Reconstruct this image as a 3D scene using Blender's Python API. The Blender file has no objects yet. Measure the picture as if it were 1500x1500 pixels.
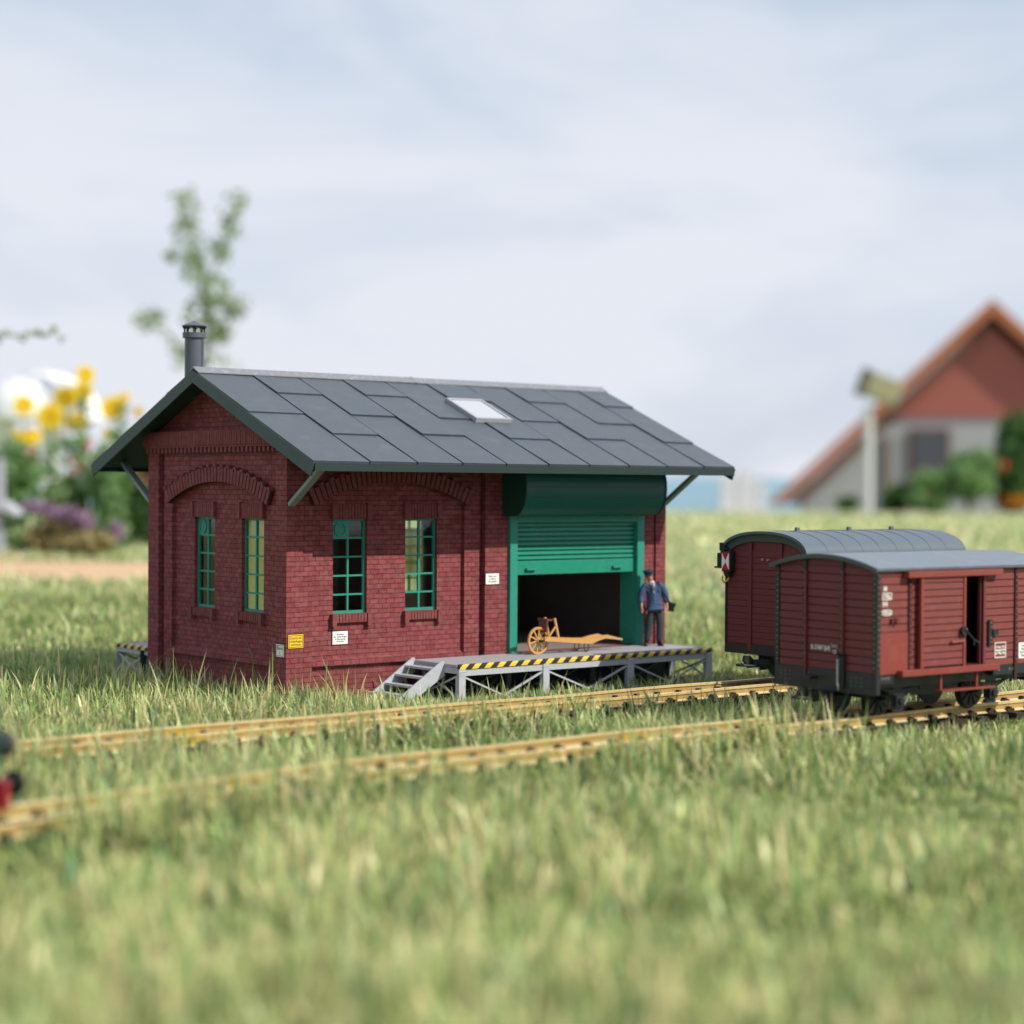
import bpy, bmesh, math, random
import numpy as np
from mathutils import Vector, Matrix, noise
random.seed(7)
rng = np.random.default_rng(11)
R = math.radians
S = bpy.context.scene
COL = S.collection

# ------------------------------------------------------------------ camera data
F = 2834.41                                    # focal length in px of a 1500 px wide picture
CAM = Vector((-26.866, -42.041, 5.652))
_yaw, _pit, _rol = R(39.2228), R(-0.7842), R(0.3692)
_fw = Vector((math.sin(_yaw), math.cos(_yaw), 0)); _rt = Vector((_fw.y, -_fw.x, 0)); _up = Vector((0, 0, 1))
FWD = _fw * math.cos(_pit) + _up * math.sin(_pit)
_u2 = -_fw * math.sin(_pit) + _up * math.cos(_pit)
RT = _rt * math.cos(_rol) + _u2 * math.sin(_rol)
UP = -_rt * math.sin(_rol) + _u2 * math.cos(_rol)
def at(u, v, d):                                # survey helper: a point of the place from its bearing and distance
    return CAM + (FWD + RT * ((u - 750) / F) + UP * ((750 - v) / F)) * d
def ground_at(u, d):
    p = at(u, 740, d); return Vector((p.x, p.y, 0))

# ------------------------------------------------------------------ materials
def srgb(r, g, b):
    f = lambda c: (c / 12.92 if c <= .04045 else ((c + .055) / 1.055) ** 2.4)
    return (f(r / 255), f(g / 255), f(b / 255), 1)
class N:
    def __init__(s, name):
        s.m = bpy.data.materials.new(name); s.m.use_nodes = True
        s.t = s.m.node_tree; s.b = s.t.nodes['Principled BSDF']; s.out = s.t.nodes['Material Output']
    def n(s, typ, **k):
        x = s.t.nodes.new(typ)
        for a, v in k.items(): setattr(x, a, v)
        return x
    def l(s, a, b): s.t.links.new(a, b)
    def math(s, op, a, b=None, c=None):
        x = s.n('ShaderNodeMath', operation=op)
        for i, v in enumerate((a, b, c)):
            if v is None: continue
            if isinstance(v, (int, float)): x.inputs[i].default_value = v
            else: s.l(v, x.inputs[i])
        return x.outputs[0]
    def mix(s, f, a, b, mode='MIX'):
        x = s.n('ShaderNodeMix', data_type='RGBA', blend_type=mode)
        for i, v in ((0, f), (6, a), (7, b)):
            if isinstance(v, (int, float)): x.inputs[i].default_value = v
            elif isinstance(v, tuple): x.inputs[i].default_value = v
            else: s.l(v, x.inputs[i])
        return x.outputs[2]
    def noise(s, vec, scale, detail=4, rough=.55):
        x = s.n('ShaderNodeTexNoise'); x.inputs['Scale'].default_value = scale
        x.inputs['Detail'].default_value = detail; x.inputs['Roughness'].default_value = rough
        if vec is not None: s.l(vec, x.inputs['Vector'])
        return x.outputs[0]
    def ramp(s, f, p0, p1):
        x = s.n('ShaderNodeMapRange'); s.l(f, x.inputs[0]); x.inputs[1].default_value = p0; x.inputs[2].default_value = p1
        return x.outputs[0]
    def obj(s): return s.n('ShaderNodeTexCoord').outputs['Object']
    def geo(s): return s.n('ShaderNodeNewGeometry').outputs['Position']
    def bump(s, h, strength=.3, dist=.02):
        x = s.n('ShaderNodeBump'); x.inputs['Strength'].default_value = strength; x.inputs['Distance'].default_value = dist
        s.l(h, x.inputs['Height']); s.l(x.outputs[0], s.b.inputs['Normal'])
def sc(c, k): return (c[0] * k, c[1] * k, c[2] * k, 1)
def pmat(name, c, rough=.6, var=.18, scale=3.0, bump=.15, bscale=25, spec=.4, metal=0, dirt=None):
    a = N(name); p = a.geo()
    f = a.noise(p, scale); g = a.noise(p, bscale, 3)
    col = a.mix(f, sc(c, 1 - var), sc(c, 1 + var))
    col = a.mix(a.ramp(g, .3, .75), sc(c, 1 - var * .7), col) if var else col
    if dirt:
        f2 = a.ramp(a.noise(p, scale * 1.7, 6, .7), .52, .72)
        col = a.mix(f2, col, dirt)
    a.l(col, a.b.inputs['Base Color'])
    a.b.inputs['Roughness'].default_value = rough; a.b.inputs['Specular IOR Level'].default_value = spec
    a.b.inputs['Metallic'].default_value = metal
    if bump: a.bump(g, bump, .01)
    return a.m
def brick_mat(name, soldier=False):
    a = N(name); g = a.geo(); sp = a.n('ShaderNodeSeparateXYZ'); a.l(g, sp.inputs[0])
    u = a.math('ADD', sp.outputs[0], sp.outputs[1])
    cb = a.n('ShaderNodeCombineXYZ'); a.l(u, cb.inputs[0]); a.l(sp.outputs[2], cb.inputs[1])
    # courses waver slightly
    wob = a.n('ShaderNodeVectorMath', operation='MULTIPLY_ADD')
    nz = a.n('ShaderNodeTexNoise'); nz.inputs['Scale'].default_value = 5; a.l(g, nz.inputs['Vector'])
    a.l(nz.outputs['Color'], wob.inputs[0]); wob.inputs[1].default_value = (.02, .02, 0); a.l(cb.outputs[0], wob.inputs[2])
    b = a.n('ShaderNodeTexBrick'); a.l(wob.outputs[0], b.inputs['Vector'])
    b.inputs['Scale'].default_value = 1; b.inputs['Brick Width'].default_value = .268; b.inputs['Row Height'].default_value = .131
    b.inputs['Mortar Size'].default_value = .009; b.inputs['Mortar Smooth'].default_value = .15; b.inputs['Bias'].default_value = -.1
    base = (.19, .029, .038, 1)
    b.inputs['Color1'].default_value = sc(base, .84); b.inputs['Color2'].default_value = (.265, .058, .064, 1)
    b.inputs['Mortar'].default_value = (.022, .006, .009, 1)
    w = a.ramp(a.noise(g, 4.5, 6, .7), .46, .72)      # dry-brushed grey weathering on brick faces
    c = a.mix(a.math('MULTIPLY', w, .5), b.outputs['Color'], (.23, .15, .125, 1))
    w2 = a.ramp(a.noise(g, .9, 5, .65), .4, .7)
    c = a.mix(a.math('MULTIPLY', w2, .42), c, (.14, .024, .032, 1))
    w3 = a.ramp(a.noise(g, 16, 3, .6), .35, .75)
    c = a.mix(a.math('MULTIPLY', w3, .3), c, (.34, .10, .095, 1))
    hgt = a.ramp(sp.outputs[2], 1.5, -.1)                # splash dirt near the ground
    c = a.mix(a.math('MULTIPLY', a.math('MULTIPLY', hgt, a.noise(g, 3, 5)), .6), c, (.11, .04, .035, 1))
    a.l(c, a.b.inputs['Base Color']); a.b.inputs['Roughness'].default_value = .72; a.b.inputs['Specular IOR Level'].default_value = .25
    h = a.math('ADD', a.math('MULTIPLY', b.outputs['Fac'], -1.0), a.math('MULTIPLY', a.noise(g, 45, 3), .35))
    a.bump(h, 1.0, .022)
    return a.m
def plain_brick(name, k=1):
    a = N(name); g = a.geo()
    c = a.mix(a.noise(g, 9, 4, .7), sc((.125, .024, .029, 1), k), sc((.23, .068, .066, 1), k))
    w = a.ramp(a.noise(g, 5, 6, .7), .5, .74)
    c = a.mix(a.math('MULTIPLY', w, .4), c, (.25, .15, .125, 1))
    a.l(c, a.b.inputs['Base Color']); a.b.inputs['Roughness'].default_value = .72; a.b.inputs['Specular IOR Level'].default_value = .25
    a.bump(a.noise(g, 40, 3), .3, .012); return a.m
def glass_mat():
    a = N('window_glass'); a.t.nodes.remove(a.b)
    t = a.n('ShaderNodeBsdfTransparent'); t.inputs[0].default_value = (.92, .96, .94, 1)
    g = a.n('ShaderNodeBsdfGlossy'); g.inputs['Roughness'].default_value = .04
    fr = a.n('ShaderNodeLayerWeight'); fr.inputs[0].default_value = .5; pw = a.math('ADD', a.math('MULTIPLY', a.math('POWER', fr.outputs['Facing'], 4.0), .6), .04)
    m = a.n('ShaderNodeMixShader'); a.l(pw, m.inputs[0]); a.l(t.outputs[0], m.inputs[1]); a.l(g.outputs[0], m.inputs[2])
    a.l(m.outputs[0], a.out.inputs[0]); return a.m
def stripe_mat():
    a = N('hazard_stripes'); sp = a.n('ShaderNodeSeparateXYZ'); a.l(a.geo(), sp.inputs[0])
    u = a.math('ADD', a.math('SUBTRACT', a.math('SUBTRACT', sp.outputs[0], sp.outputs[1]), a.math('MULTIPLY', sp.outputs[2], 1.0)), 0)
    f = a.math('FRACT', a.math('DIVIDE', u, .42))
    s_ = a.math('GREATER_THAN', f, .5)
    n_ = a.noise(a.geo(), 18, 5, .7)
    y = a.mix(n_, (.62, .40, .03, 1), (.80, .60, .07, 1)); k = a.mix(n_, (.012, .012, .01, 1), (.04, .035, .03, 1))
    a.l(a.mix(s_, k, y), a.b.inputs['Base Color']); a.b.inputs['Roughness'].default_value = .5; return a.m
def leaf_mat(name, c, var=.35, trans=.35):
    a = N(name); a.t.nodes.remove(a.b); g = a.geo()
    r = a.n('ShaderNodeObjectInfo'); 
    c1 = a.mix(a.noise(g, 1.3, 5, .7), sc(c, 1 - var), sc(c, 1 + var))
    d = a.n('ShaderNodeBsdfDiffuse'); t = a.n('ShaderNodeBsdfTranslucent'); m = a.n('ShaderNodeMixShader')
    a.l(c1, d.inputs[0]); a.l(a.mix(.5, c1, (c[0] * 1.3, c[1] * 1.4, c[2] * .5, 1)), t.inputs[0]); m.inputs[0].default_value = trans
    a.l(d.outputs[0], m.inputs[1]); a.l(t.outputs[0], m.inputs[2]); a.l(m.outputs[0], a.out.inputs[0]); return a.m

M = {}
M['brick'] = brick_mat('weathered_red_brick')
M['soldier'] = plain_brick('red_brick_faces')
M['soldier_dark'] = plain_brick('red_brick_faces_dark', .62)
M['mortar'] = pmat('dark_joint', (.05, .014, .018, 1), .9)
M['roof'] = pmat('grey_roofing_sheet', (.070, .085, .101, 1), .40, .16, 1.1, .3, 60, spec=.5, dirt=(.088, .102, .118, 1))
M['ridge'] = pmat('grey_ridge_cap', (.2, .215, .24, 1), .5, .2, 4, .2, 50, dirt=(.33, .33, .34, 1))
M['roof_gap'] = pmat('roof_shadow_gap', (.003, .005, .006, 1), .9, .1)
M['fascia'] = pmat('dark_green_fascia', (.035, .068, .062, 1), .5, .2, 3, .15, 30)
M['eave'] = pmat('dark_eaves_paint', (.012, .028, .026, 1), .5, .2)
M['soffit'] = pmat('dark_green_soffit', (.016, .045, .04, 1), .6, .2)
M['strut'] = pmat('grey_green_strut', (.2, .26, .24, 1), .5, .2, 5)
M['teal'] = pmat('teal_painted_frame', (.022, .26, .185, 1), .42, .2, 5, .08, 40, dirt=(.045, .26, .20, 1))
M['shutter'] = pmat('green_roller_slats', (.014, .25, .165, 1), .38, .22, 2.2, .08, 40, dirt=(.04, .235, .175, 1))
M['hood'] = pmat('dark_teal_hood', (.010, .115, .09, 1), .42, .18, 4, .12, 60)
M['hood_end'] = pmat('dark_hood_end', (.008, .05, .04, 1), .5, .15)  # shade of the unlit end cap put into the colour; seams share it
M['glass'] = glass_mat()
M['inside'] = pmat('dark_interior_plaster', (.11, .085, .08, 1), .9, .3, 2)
M['floor'] = pmat('dusty_floor', (.24, .21, .20, 1), .8, .2, 3)
M['white'] = pmat('white_sign_enamel', (.80, .80, .78, 1), .4, .03)
M['black'] = pmat('black_paint', (.012, .014, .013, 1), .45, .2)
M['ink'] = pmat('black_ink', (.02, .02, .02, 1), .6, 0, bump=0)
M['whiteink'] = pmat('white_lettering', (.75, .74, .70, 1), .6, .05, bump=0)
M['yellow'] = pmat('yellow_sign_enamel', (.80, .52, .02, 1), .4, .05)
M['grey'] = pmat('grey_painted_steel', (.42, .445, .49, 1), .5, .14, 4, .15, 40, dirt=(.30, .31, .34, 1))
M['deck'] = pmat('grey_platform_deck', (.36, .365, .40, 1), .6, .14, 2.5, .2, 40, dirt=(.28, .28, .30, 1))
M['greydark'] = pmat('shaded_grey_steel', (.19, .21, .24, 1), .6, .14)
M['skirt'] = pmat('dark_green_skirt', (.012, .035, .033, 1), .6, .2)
M['stripes'] = stripe_mat()
M['brass'] = pmat('brass_rail', (.70, .53, .22, 1), .38, .2, 3, .2, 30, spec=.5, metal=.15, dirt=(.48, .34, .14, 1))
M['railweb'] = pmat('shaded_brass_web', (.42, .28, .09, 1), .45, .25, 3, .2, 30)  # darker rail web, shade below the head put into the colour
M['railtop'] = pmat('polished_highlight_brass', (.82, .70, .46, 1), .3, .1, 3, .05, 30, metal=.2)  # paler head and foot tops, their highlights put into the colour
M['brightbrass'] = pmat('bright_brass_joiner', (.80, .54, .08, 1), .3, .1, metal=.5)
M['sleeper'] = pmat('dark_brown_sleeper', (.035, .022, .015, 1), .7, .3, 6)
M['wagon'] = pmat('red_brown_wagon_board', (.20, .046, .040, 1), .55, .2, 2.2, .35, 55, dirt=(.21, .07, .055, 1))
M['wagon_end'] = pmat('dark_red_wagon_board', (.145, .030, .031, 1), .55, .14, 3, .35, 55)  # darker copy of the boards, shade of the wagon ends put in
M['wagon_metal'] = pmat('red_brown_wagon_metal', (.225, .044, .034, 1), .42, .14, 2, .1, 40, dirt=(.24, .07, .05, 1))
M['wagon_back'] = pmat('wagon_board_gap', (.045, .01, .01, 1), .8, .1)
M['wagon_roof'] = pmat('grey_wagon_roof', (.165, .195, .235, 1), .42, .1, 1.4, .12, 60, dirt=(.21, .23, .25, 1))
M['wroof_dark'] = pmat('dark_grey_wagon_roof', (.10, .13, .155, 1), .42, .1, 1.4, .1, 60)
M['rimdark'] = pmat('dark_green_roof_rim', (.06, .085, .075, 1), .5, .15)
M['iron'] = pmat('black_iron', (.013, .018, .018, 1), .45, .2, spec=.5)
M['rivet'] = pmat('worn_rivet', (.30, .26, .20, 1), .4, .1, bump=0)
M['steel'] = pmat('bright_steel', (.5, .52, .55, 1), .3, .1, metal=.7)
M['wood'] = pmat('honey_wood', (.56, .31, .10, 1), .5, .18, 6)
M['plate'] = pmat('rusty_plate', (.16, .055, .04, 1), .5, .2)
M['skin'] = pmat('skin', (.50, .24, .14, 1), .5, .06, bump=0)
M['jacket'] = pmat('blue_cloth', (.042, .085, .175, 1), .75, .18, 8, .2, 60)
M['trousers'] = pmat('dark_grey_cloth', (.03, .045, .052, 1), .8, .2, 8, .2, 60)
M['leather'] = pmat('black_leather', (.012, .013, .016, 1), .4, .2)
M['shirt'] = pmat('white_shirt', (.78, .78, .76, 1), .7, .03)
M['hair'] = pmat('dark_hair', (.02, .014, .01, 1), .7, .2)
M['redsig'] = pmat('red_enamel', (.38, .02, .03, 1), .4, .05)

# ------------------------------------------------------------------ mesh builder
class MB:
    def __init__(s): s.v = []; s.f = []; s.m = []; s.mi = 0
    def add(s, vs, fs):
        o = len(s.v); s.v += [tuple(v) for v in vs]; s.f += [tuple(i + o for i in f) for f in fs]; s.m += [s.mi] * len(fs)
        return s
    def box(s, x0, x1, y0, y1, z0, z1, M4=None):
        vs = [Vector((x, y, z)) for z in (z0, z1) for y in (y0, y1) for x in (x0, x1)]
        if M4 is not None: vs = [M4 @ v for v in vs]
        return s.add(vs, [(0, 2, 3, 1), (4, 5, 7, 6), (0, 1, 5, 4), (2, 6, 7, 3), (0, 4, 6, 2), (1, 3, 7, 5)])
    def bar(s, p, q, w, h=None, up=(0, 0, 1), ext=0):
        p, q = Vector(p), Vector(q); h = h or w; d = (q - p).normalized(); p = p - d * ext; q = q + d * ext
        a = d.cross(Vector(up))
        a = a.normalized() if a.length > 1e-4 else Vector((1, 0, 0)); b = a.cross(d)
        vs = [c + a * (i * w / 2) + b * (j * h / 2) for c in (p, q) for i, j in ((-1, -1), (1, -1), (1, 1), (-1, 1))]
        return s.add(vs, [(0, 1, 2, 3), (7, 6, 5, 4), (0, 4, 5, 1), (1, 5, 6, 2), (2, 6, 7, 3), (3, 7, 4, 0)])
    def tube(s, pts, r, n=8, cap=True):
        pts = [Vector(p) for p in pts]; rs = r if isinstance(r, (list, tuple)) else [r] * len(pts)
        vs = []; fs = []; ref = None
        for i, p in enumerate(pts):
            d = (pts[min(i + 1, len(pts) - 1)] - pts[max(i - 1, 0)]).normalized()
            if ref is None:
                ref = d.orthogonal().normalized()
            a = (ref - d * ref.dot(d)).normalized(); ref = a; b = d.cross(a)
            for k in range(n):
                t = 2 * math.pi * k / n; vs.append(p + (a * math.cos(t) + b * math.sin(t)) * rs[i])
        for i in range(len(pts) - 1):
            for k in range(n):
                k2 = (k + 1) % n; fs.append((i * n + k, i * n + k2, (i + 1) * n + k2, (i + 1) * n + k))
        if cap: fs += [tuple(range(n - 1, -1, -1)), tuple(range((len(pts) - 1) * n, len(pts) * n))]
        return s.add(vs, fs)
    def ball(s, c, r, n=8, sz=(1, 1, 1)):
        vs = [(c[0], c[1], c[2] + r * sz[2])]; fs = []; m = max(3, n // 2)
        for i in range(1, m):
            t = math.pi * i / m
            for k in range(n):
                p = 2 * math.pi * k / n
                vs.append((c[0] + r * sz[0] * math.sin(t) * math.cos(p), c[1] + r * sz[1] * math.sin(t) * math.sin(p), c[2] + r * sz[2] * math.cos(t)))
        vs.append((c[0], c[1], c[2] - r * sz[2]))
        for k in range(n): fs.append((0, 1 + k, 1 + (k + 1) % n))
        for i in range(m - 2):
            for k in range(n):
                a = 1 + i * n + k; b = 1 + i * n + (k + 1) % n; fs.append((a, a + n, b + n, b))
        L = len(vs) - 1; o = 1 + (m - 2) * n
        for k in range(n): fs.append((L, o + (k + 1) % n, o + k))
        return s.add(vs, fs)
    def prism(s, poly, a, b, axis='y', M4=None):
        """poly of (p,q) pairs swept along an axis from a to b; axis y: (x,z); axis x: (y,z); axis z: (x,y)"""
        mk = {'y': lambda p, t: (p[0], t, p[1]), 'x': lambda p, t: (t, p[0], p[1]), 'z': lambda p, t: (p[0], p[1], t)}[axis]
        vs = [Vector(mk(p, a)) for p in poly] + [Vector(mk(p, b)) for p in poly]
        if M4 is not None: vs = [M4 @ v for v in vs]
        n = len(poly)
        return s.add(vs, [tuple(range(n)), tuple(range(2 * n - 1, n - 1, -1))] + [(i, i + n, (i + 1) % n + n, (i + 1) % n) for i in range(n)])
    def build(s, name, mats, parent=None, smooth=False, bevel=0, auto=None):
        me = bpy.data.meshes.new(name); me.from_pydata(s.v, [], s.f); me.validate()
        bm = bmesh.new(); bm.from_mesh(me); bmesh.ops.recalc_face_normals(bm, faces=bm.faces); bm.to_mesh(me); bm.free()
        mats = mats if isinstance(mats, (list, tuple)) else [mats]
        for m in mats: me.materials.append(m)
        if len(mats) > 1 and len(s.m) == len(me.polygons): me.polygons.foreach_set('material_index', s.m)
        if smooth: me.polygons.foreach_set('use_smooth', [True] * len(me.polygons))
        o = bpy.data.objects.new(name, me); COL.objects.link(o)
        if parent is not None: o.parent = parent
        if auto is not None:
            me.polygons.foreach_set('use_smooth', [True] * len(me.polygons)); me.set_sharp_from_angle(angle=R(auto))
        if bevel:
            b = o.modifiers.new('edge', 'BEVEL'); b.width = bevel; b.segments = 2; b.limit_method = 'ANGLE'; b.angle_limit = R(40)
        return o
def tag(o, label=None, cat=None, group=None, kind=None):
    if label: o['label'] = label
    if cat: o['category'] = cat
    if group: o['group'] = group
    if kind: o['kind'] = kind
    return o
def empty(name, loc, rz=0, label=None, cat=None, group=None):
    o = bpy.data.objects.new(name, None); COL.objects.link(o); o.location = loc; o.rotation_euler = (0, 0, rz); o.empty_display_size = .2
    return tag(o, label, cat, group)
def copy_tree(o, parent=None):
    c = o.copy(); COL.objects.link(c)
    if parent is not None: c.parent = parent
    for ch in list(o.children): copy_tree(ch, c)
    return c
def text(name, body, size, loc, rot, mat, parent=None, align='CENTER', sx=1, bold=0.0):
    cu = bpy.data.curves.new(name, 'FONT'); cu.body = body; cu.size = size; cu.align_x = align; cu.align_y = 'CENTER'
    cu.extrude = .001; cu.offset = bold; cu.space_line = .95
    tmp = bpy.data.objects.new(name, cu); COL.objects.link(tmp); cu.materials.append(mat)
    dg = bpy.context.evaluated_depsgraph_get(); me = bpy.data.meshes.new_from_object(tmp.evaluated_get(dg)); bpy.data.objects.remove(tmp)
    o = bpy.data.objects.new(name, me); COL.objects.link(o); o.location = loc; o.rotation_euler = rot; o.scale = (sx, 1, 1)
    if parent is not None: o.parent = parent
    return o

# ------------------------------------------------------------------ the goods shed
L, W = 13.406, 7.281
ZF = .95                                         # floor and platform level
ZE, ZR = 6.20, 8.71                              # roof top surface at eaves and at ridge
OE, OG = 2.2, .646
SL = (ZR - ZE) / (W / 2 + OE)
def roof_z(y): return ZE + (OE + min(y, W - y)) * SL
shed = empty('goods_shed', (0, 0, 0), 0, 'red brick goods shed with grey sheet roof and green roller door', 'shed')

# Wall frames: a local wall runs along u from 0 to len, out is -v.  long front, long rear (turned half a turn), gable front, gable rear
def wall_mats():
    return dict(front=Matrix.Identity(4),
                rear=Matrix.Translation((L, W, 0)) @ Matrix.Rotation(math.pi, 4, 'Z'),
                gable=Matrix.Translation((0, W, 0)) @ Matrix.Rotation(-math.pi / 2, 4, 'Z'),
                far=Matrix.Translation((L, 0, 0)) @ Matrix.Rotation(math.pi / 2, 4, 'Z'))
WM = wall_mats()
ZB = 6.46
PIL, FRM, REC = 0.0, .075, .19                   # depth of the pilaster, frame and recess planes behind the wall face
def arch_pts(u0, u1, zs, rise, n=18, grow=0.0):
    half = (u1 - u0) / 2; r = (half * half + rise * rise) / (2 * rise); cz = zs + rise - r; cu = (u0 + u1) / 2; a = math.asin(half / r)
    return [(cu + (r + grow) * math.sin(-a + 2 * a * i / n), cz + (r + grow) * math.cos(-a + 2 * a * i / n)) for i in range(n + 1)]
def wall_body(mb, mt, length, ztop, holes, d0, d1, z0=0.0):
    """solid wall between depths d0..d1 with rectangular holes (u0,u1,z0,z1), cut into cells"""
    us = sorted({0.0 + .2, length - .2} | {h[0] for h in holes} | {h[1] for h in holes}); zs = sorted({z0, ztop} | {h[2] for h in holes} | {h[3] for h in holes})
    def solid(i, j):
        if i < 0 or j < 0 or i >= len(us) - 1 or j >= len(zs) - 1: return False
        u, z = (us[i] + us[i + 1]) / 2, (zs[j] + zs[j + 1]) / 2
        return not any(h[0] < u < h[1] and h[2] < z < h[3] for h in holes)
    for i in range(len(us) - 1):
        for j in range(len(zs) - 1):
            if not solid(i, j): continue
            a, b, c, d = us[i], us[i + 1], zs[j], zs[j + 1]
            q = lambda *p: [mt @ Vector(x) for x in p]
            mb.add(q((a, d0, c), (b, d0, c), (b, d0, d), (a, d0, d)), [(0, 1, 2, 3)])
            mb.add(q((a, d1, c), (b, d1, c), (b, d1, d), (a, d1, d)), [(3, 2, 1, 0)])
            if not solid(i - 1, j): mb.add(q((a, d0, c), (a, d1, c), (a, d1, d), (a, d0, d)), [(0, 1, 2, 3)])
            if not solid(i + 1, j): mb.add(q((b, d0, c), (b, d1, c), (b, d1, d), (b, d0, d)), [(3, 2, 1, 0)])
            if not solid(i, j - 1): mb.add(q((a, d0, c), (a, d1, c), (b, d1, c), (b, d0, c)), [(3, 2, 1, 0)])
            if not solid(i, j + 1): mb.add(q((a, d0, d), (a, d1, d), (b, d1, d), (b, d0, d)), [(0, 1, 2, 3)])
WT = .12
WZ0, WZ1 = 2.25, 4.735
WINL = [(1.56, 2.64), (3.90, 4.97)]
WING = [(W - 4.98, W - 3.89), (W - 2.5, W - 1.39)]   # along the gable's own u, from its far end
DOOR = (7.5, 12.26, ZF, 4.72)
def arched_frame(mb, mt, u0, u1, a0, a1, ztop, zs=5.1, rise=.61, zl0=.90, d0=FRM, d1=REC + .01):
    """frame layer u0..u1 around an arched recess a0..a1"""
    P = lambda poly: mb.prism(poly, d0, d1, 'y', mt)
    P([(u0, 0), (a0, 0), (a0, ztop), (u0, ztop)]); P([(a1, 0), (u1, 0), (u1, ztop), (a1, ztop)])
    ap = arch_pts(a0, a1, zs, rise)
    for i in range(len(ap) - 1):
        (x0, z0), (x1, z1) = ap[i], ap[i + 1]
        P([(x0, z0), (x1, z1), (x1, ztop), (x0, ztop)])
def ledge(mb, mt, a0, a1):
    # the plinth ledge: a sloped course standing proud with a sunk panel below
    mb.prism([(FRM + .0, .90), (FRM, 1.02), (REC + .005, 1.10), (REC + .005, .90)], a0, a1, 'x', mt @ Matrix(((1, 0, 0, 0), (0, 1, 0, 0), (0, 0, 1, 0), (0, 0, 0, 1))))
def make_wall(key, length, wins, door=None, arches=()):
    mt = WM[key]; mb = MB()
    holes = [(a, b, WZ0, WZ1) for a, b in wins]
    if door: holes.append(door)
    wall_body(mb, mt, length, 6.95, holes, REC, REC + WT)
    for (u0, u1, a0, a1) in arches:
        arched_frame(mb, mt, u0, u1, a0, a1, 6.47); ledge(mb, mt, a0 - .01, a1 + .01)
    w = mb.build('wall', M['brick'], shed)
    return w
make_wall('front', L, WINL, DOOR, [(.5, 6.35, .84, 5.83)])
make_wall('rear', L, WINL, DOOR, [(.5, 6.35, .84, 5.83)])
make_wall('gable', W, WING, None, [(.78, W - .5, W - 6.05, W - .88)])
make_wall('far', W, [], None, [(.78, W - .78, 1.23, W - 1.23)])
# gable triangles
for gx0, gx1 in ((REC - .02, REC + WT), (L - REC - WT, L - REC + .02)):
    g = MB(); g.prism([(.2, 6.951), (W - .2, 6.951), (W - .2, roof_z(.2) - .14), (W / 2, roof_z(W / 2) - .14), (.2, roof_z(.2) - .14)], gx0, gx1, 'x')
    g.build('gable_wall', M['brick'], shed)
# pilasters: corner blocks and the piers beside the door
def pier(mt, u0, u1, z1=6.47, d0=PIL):
    m = MB(); m.box(u0, u1, d0, REC + .02, 0, z1, mt); m.build('pilaster', M['brick'], shed)
for cx, cy in ((0, 0), (L, 0), (0, W), (L, W)):
    m = MB(); sx = .5 if cx == 0 else -.5; sy = .5 if cy == 0 else -.5
    if cx == L: sx = -.4
    if cx == 0 and cy == W: sy = -.60; sx = .4
    m.box(min(cx, cx + sx), max(cx, cx + sx), min(cy, cy + sy), max(cy, cy + sy), 0, 6.47); m.build('pilaster', M['brick'], shed)
for k in ('front', 'rear'):
    pier(WM[k], 6.50, 7.35); pier(WM[k], 12.40, 12.92)
# grooves are simply the gaps between pilaster and frame; add a dark downpipe-like backing strip
# voussoir arches, lintels, sills, cornice
def arch_ring(mt, a0, a1, zs, rise, name='brick_arch'):
    m = MB(); n = 33; th = .40
    ins = arch_pts(a0 - .02, a1 + .02, zs, rise, n * 4, -.0); out = arch_pts(a0 - .02, a1 + .02, zs, rise, n * 4, th)
    for i in range(n):
        i0, i1 = i * 4, i * 4 + 4
        s0 = .13; lerp = lambda p, q, t: (p[0] + (q[0] - p[0]) * t, p[1] + (q[1] - p[1]) * t)
        A, B = lerp(ins[i0], ins[i1], s0), lerp(ins[i1], ins[i0], s0); Cc, D = lerp(out[i1], out[i0], s0), lerp(out[i0], out[i1], s0)
        m.mi = 0; m.prism([A, B, Cc, D], -.07 + random.uniform(-.006, .006), FRM + .01, 'y', mt)
        if i % 2 == 0:                          # projecting header blocks along the back of the arch
            E_, F_ = lerp(D, A, -.0), lerp(Cc, B, -.0)
            G, H = lerp(A, D, 1.17), lerp(B, Cc, 1.17)
            m.prism([E_, F_, H, G], -.105, FRM + .01, 'y', mt)
    m.mi = 1
    for i in range(0, n * 4, 4):
        m.prism([ins[i], ins[i + 4], out[i + 4], out[i]], -.045, FRM + .008, 'y', mt)
    m.build(name, [M['soldier'], M['mortar']], shed)
arch_ring(WM['front'], .84, 5.83, 5.1, .61); arch_ring(WM['gable'], W - 6.05, W - .88, 5.1, .61)
arch_ring(WM['rear'], .84, 5.83, 5.1, .61)
def soldiers(m, mt, u0, u1, z0, z1, d0, d1, step=.094, joint=.018):
    n = max(1, round((u1 - u0) / step)); w = (u1 - u0) / n
    m.mi = 0
    for i in range(n):
        m.box(u0 + i * w + joint / 2, u0 + (i + 1) * w - joint / 2, d0 + random.uniform(-.005, .005), d1, z0, z1, mt)
    m.mi = 1; m.box(u0 + .01, u1 - .01, d0 + .022, d1, z0 + .008, z1 - .008, mt)
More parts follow.
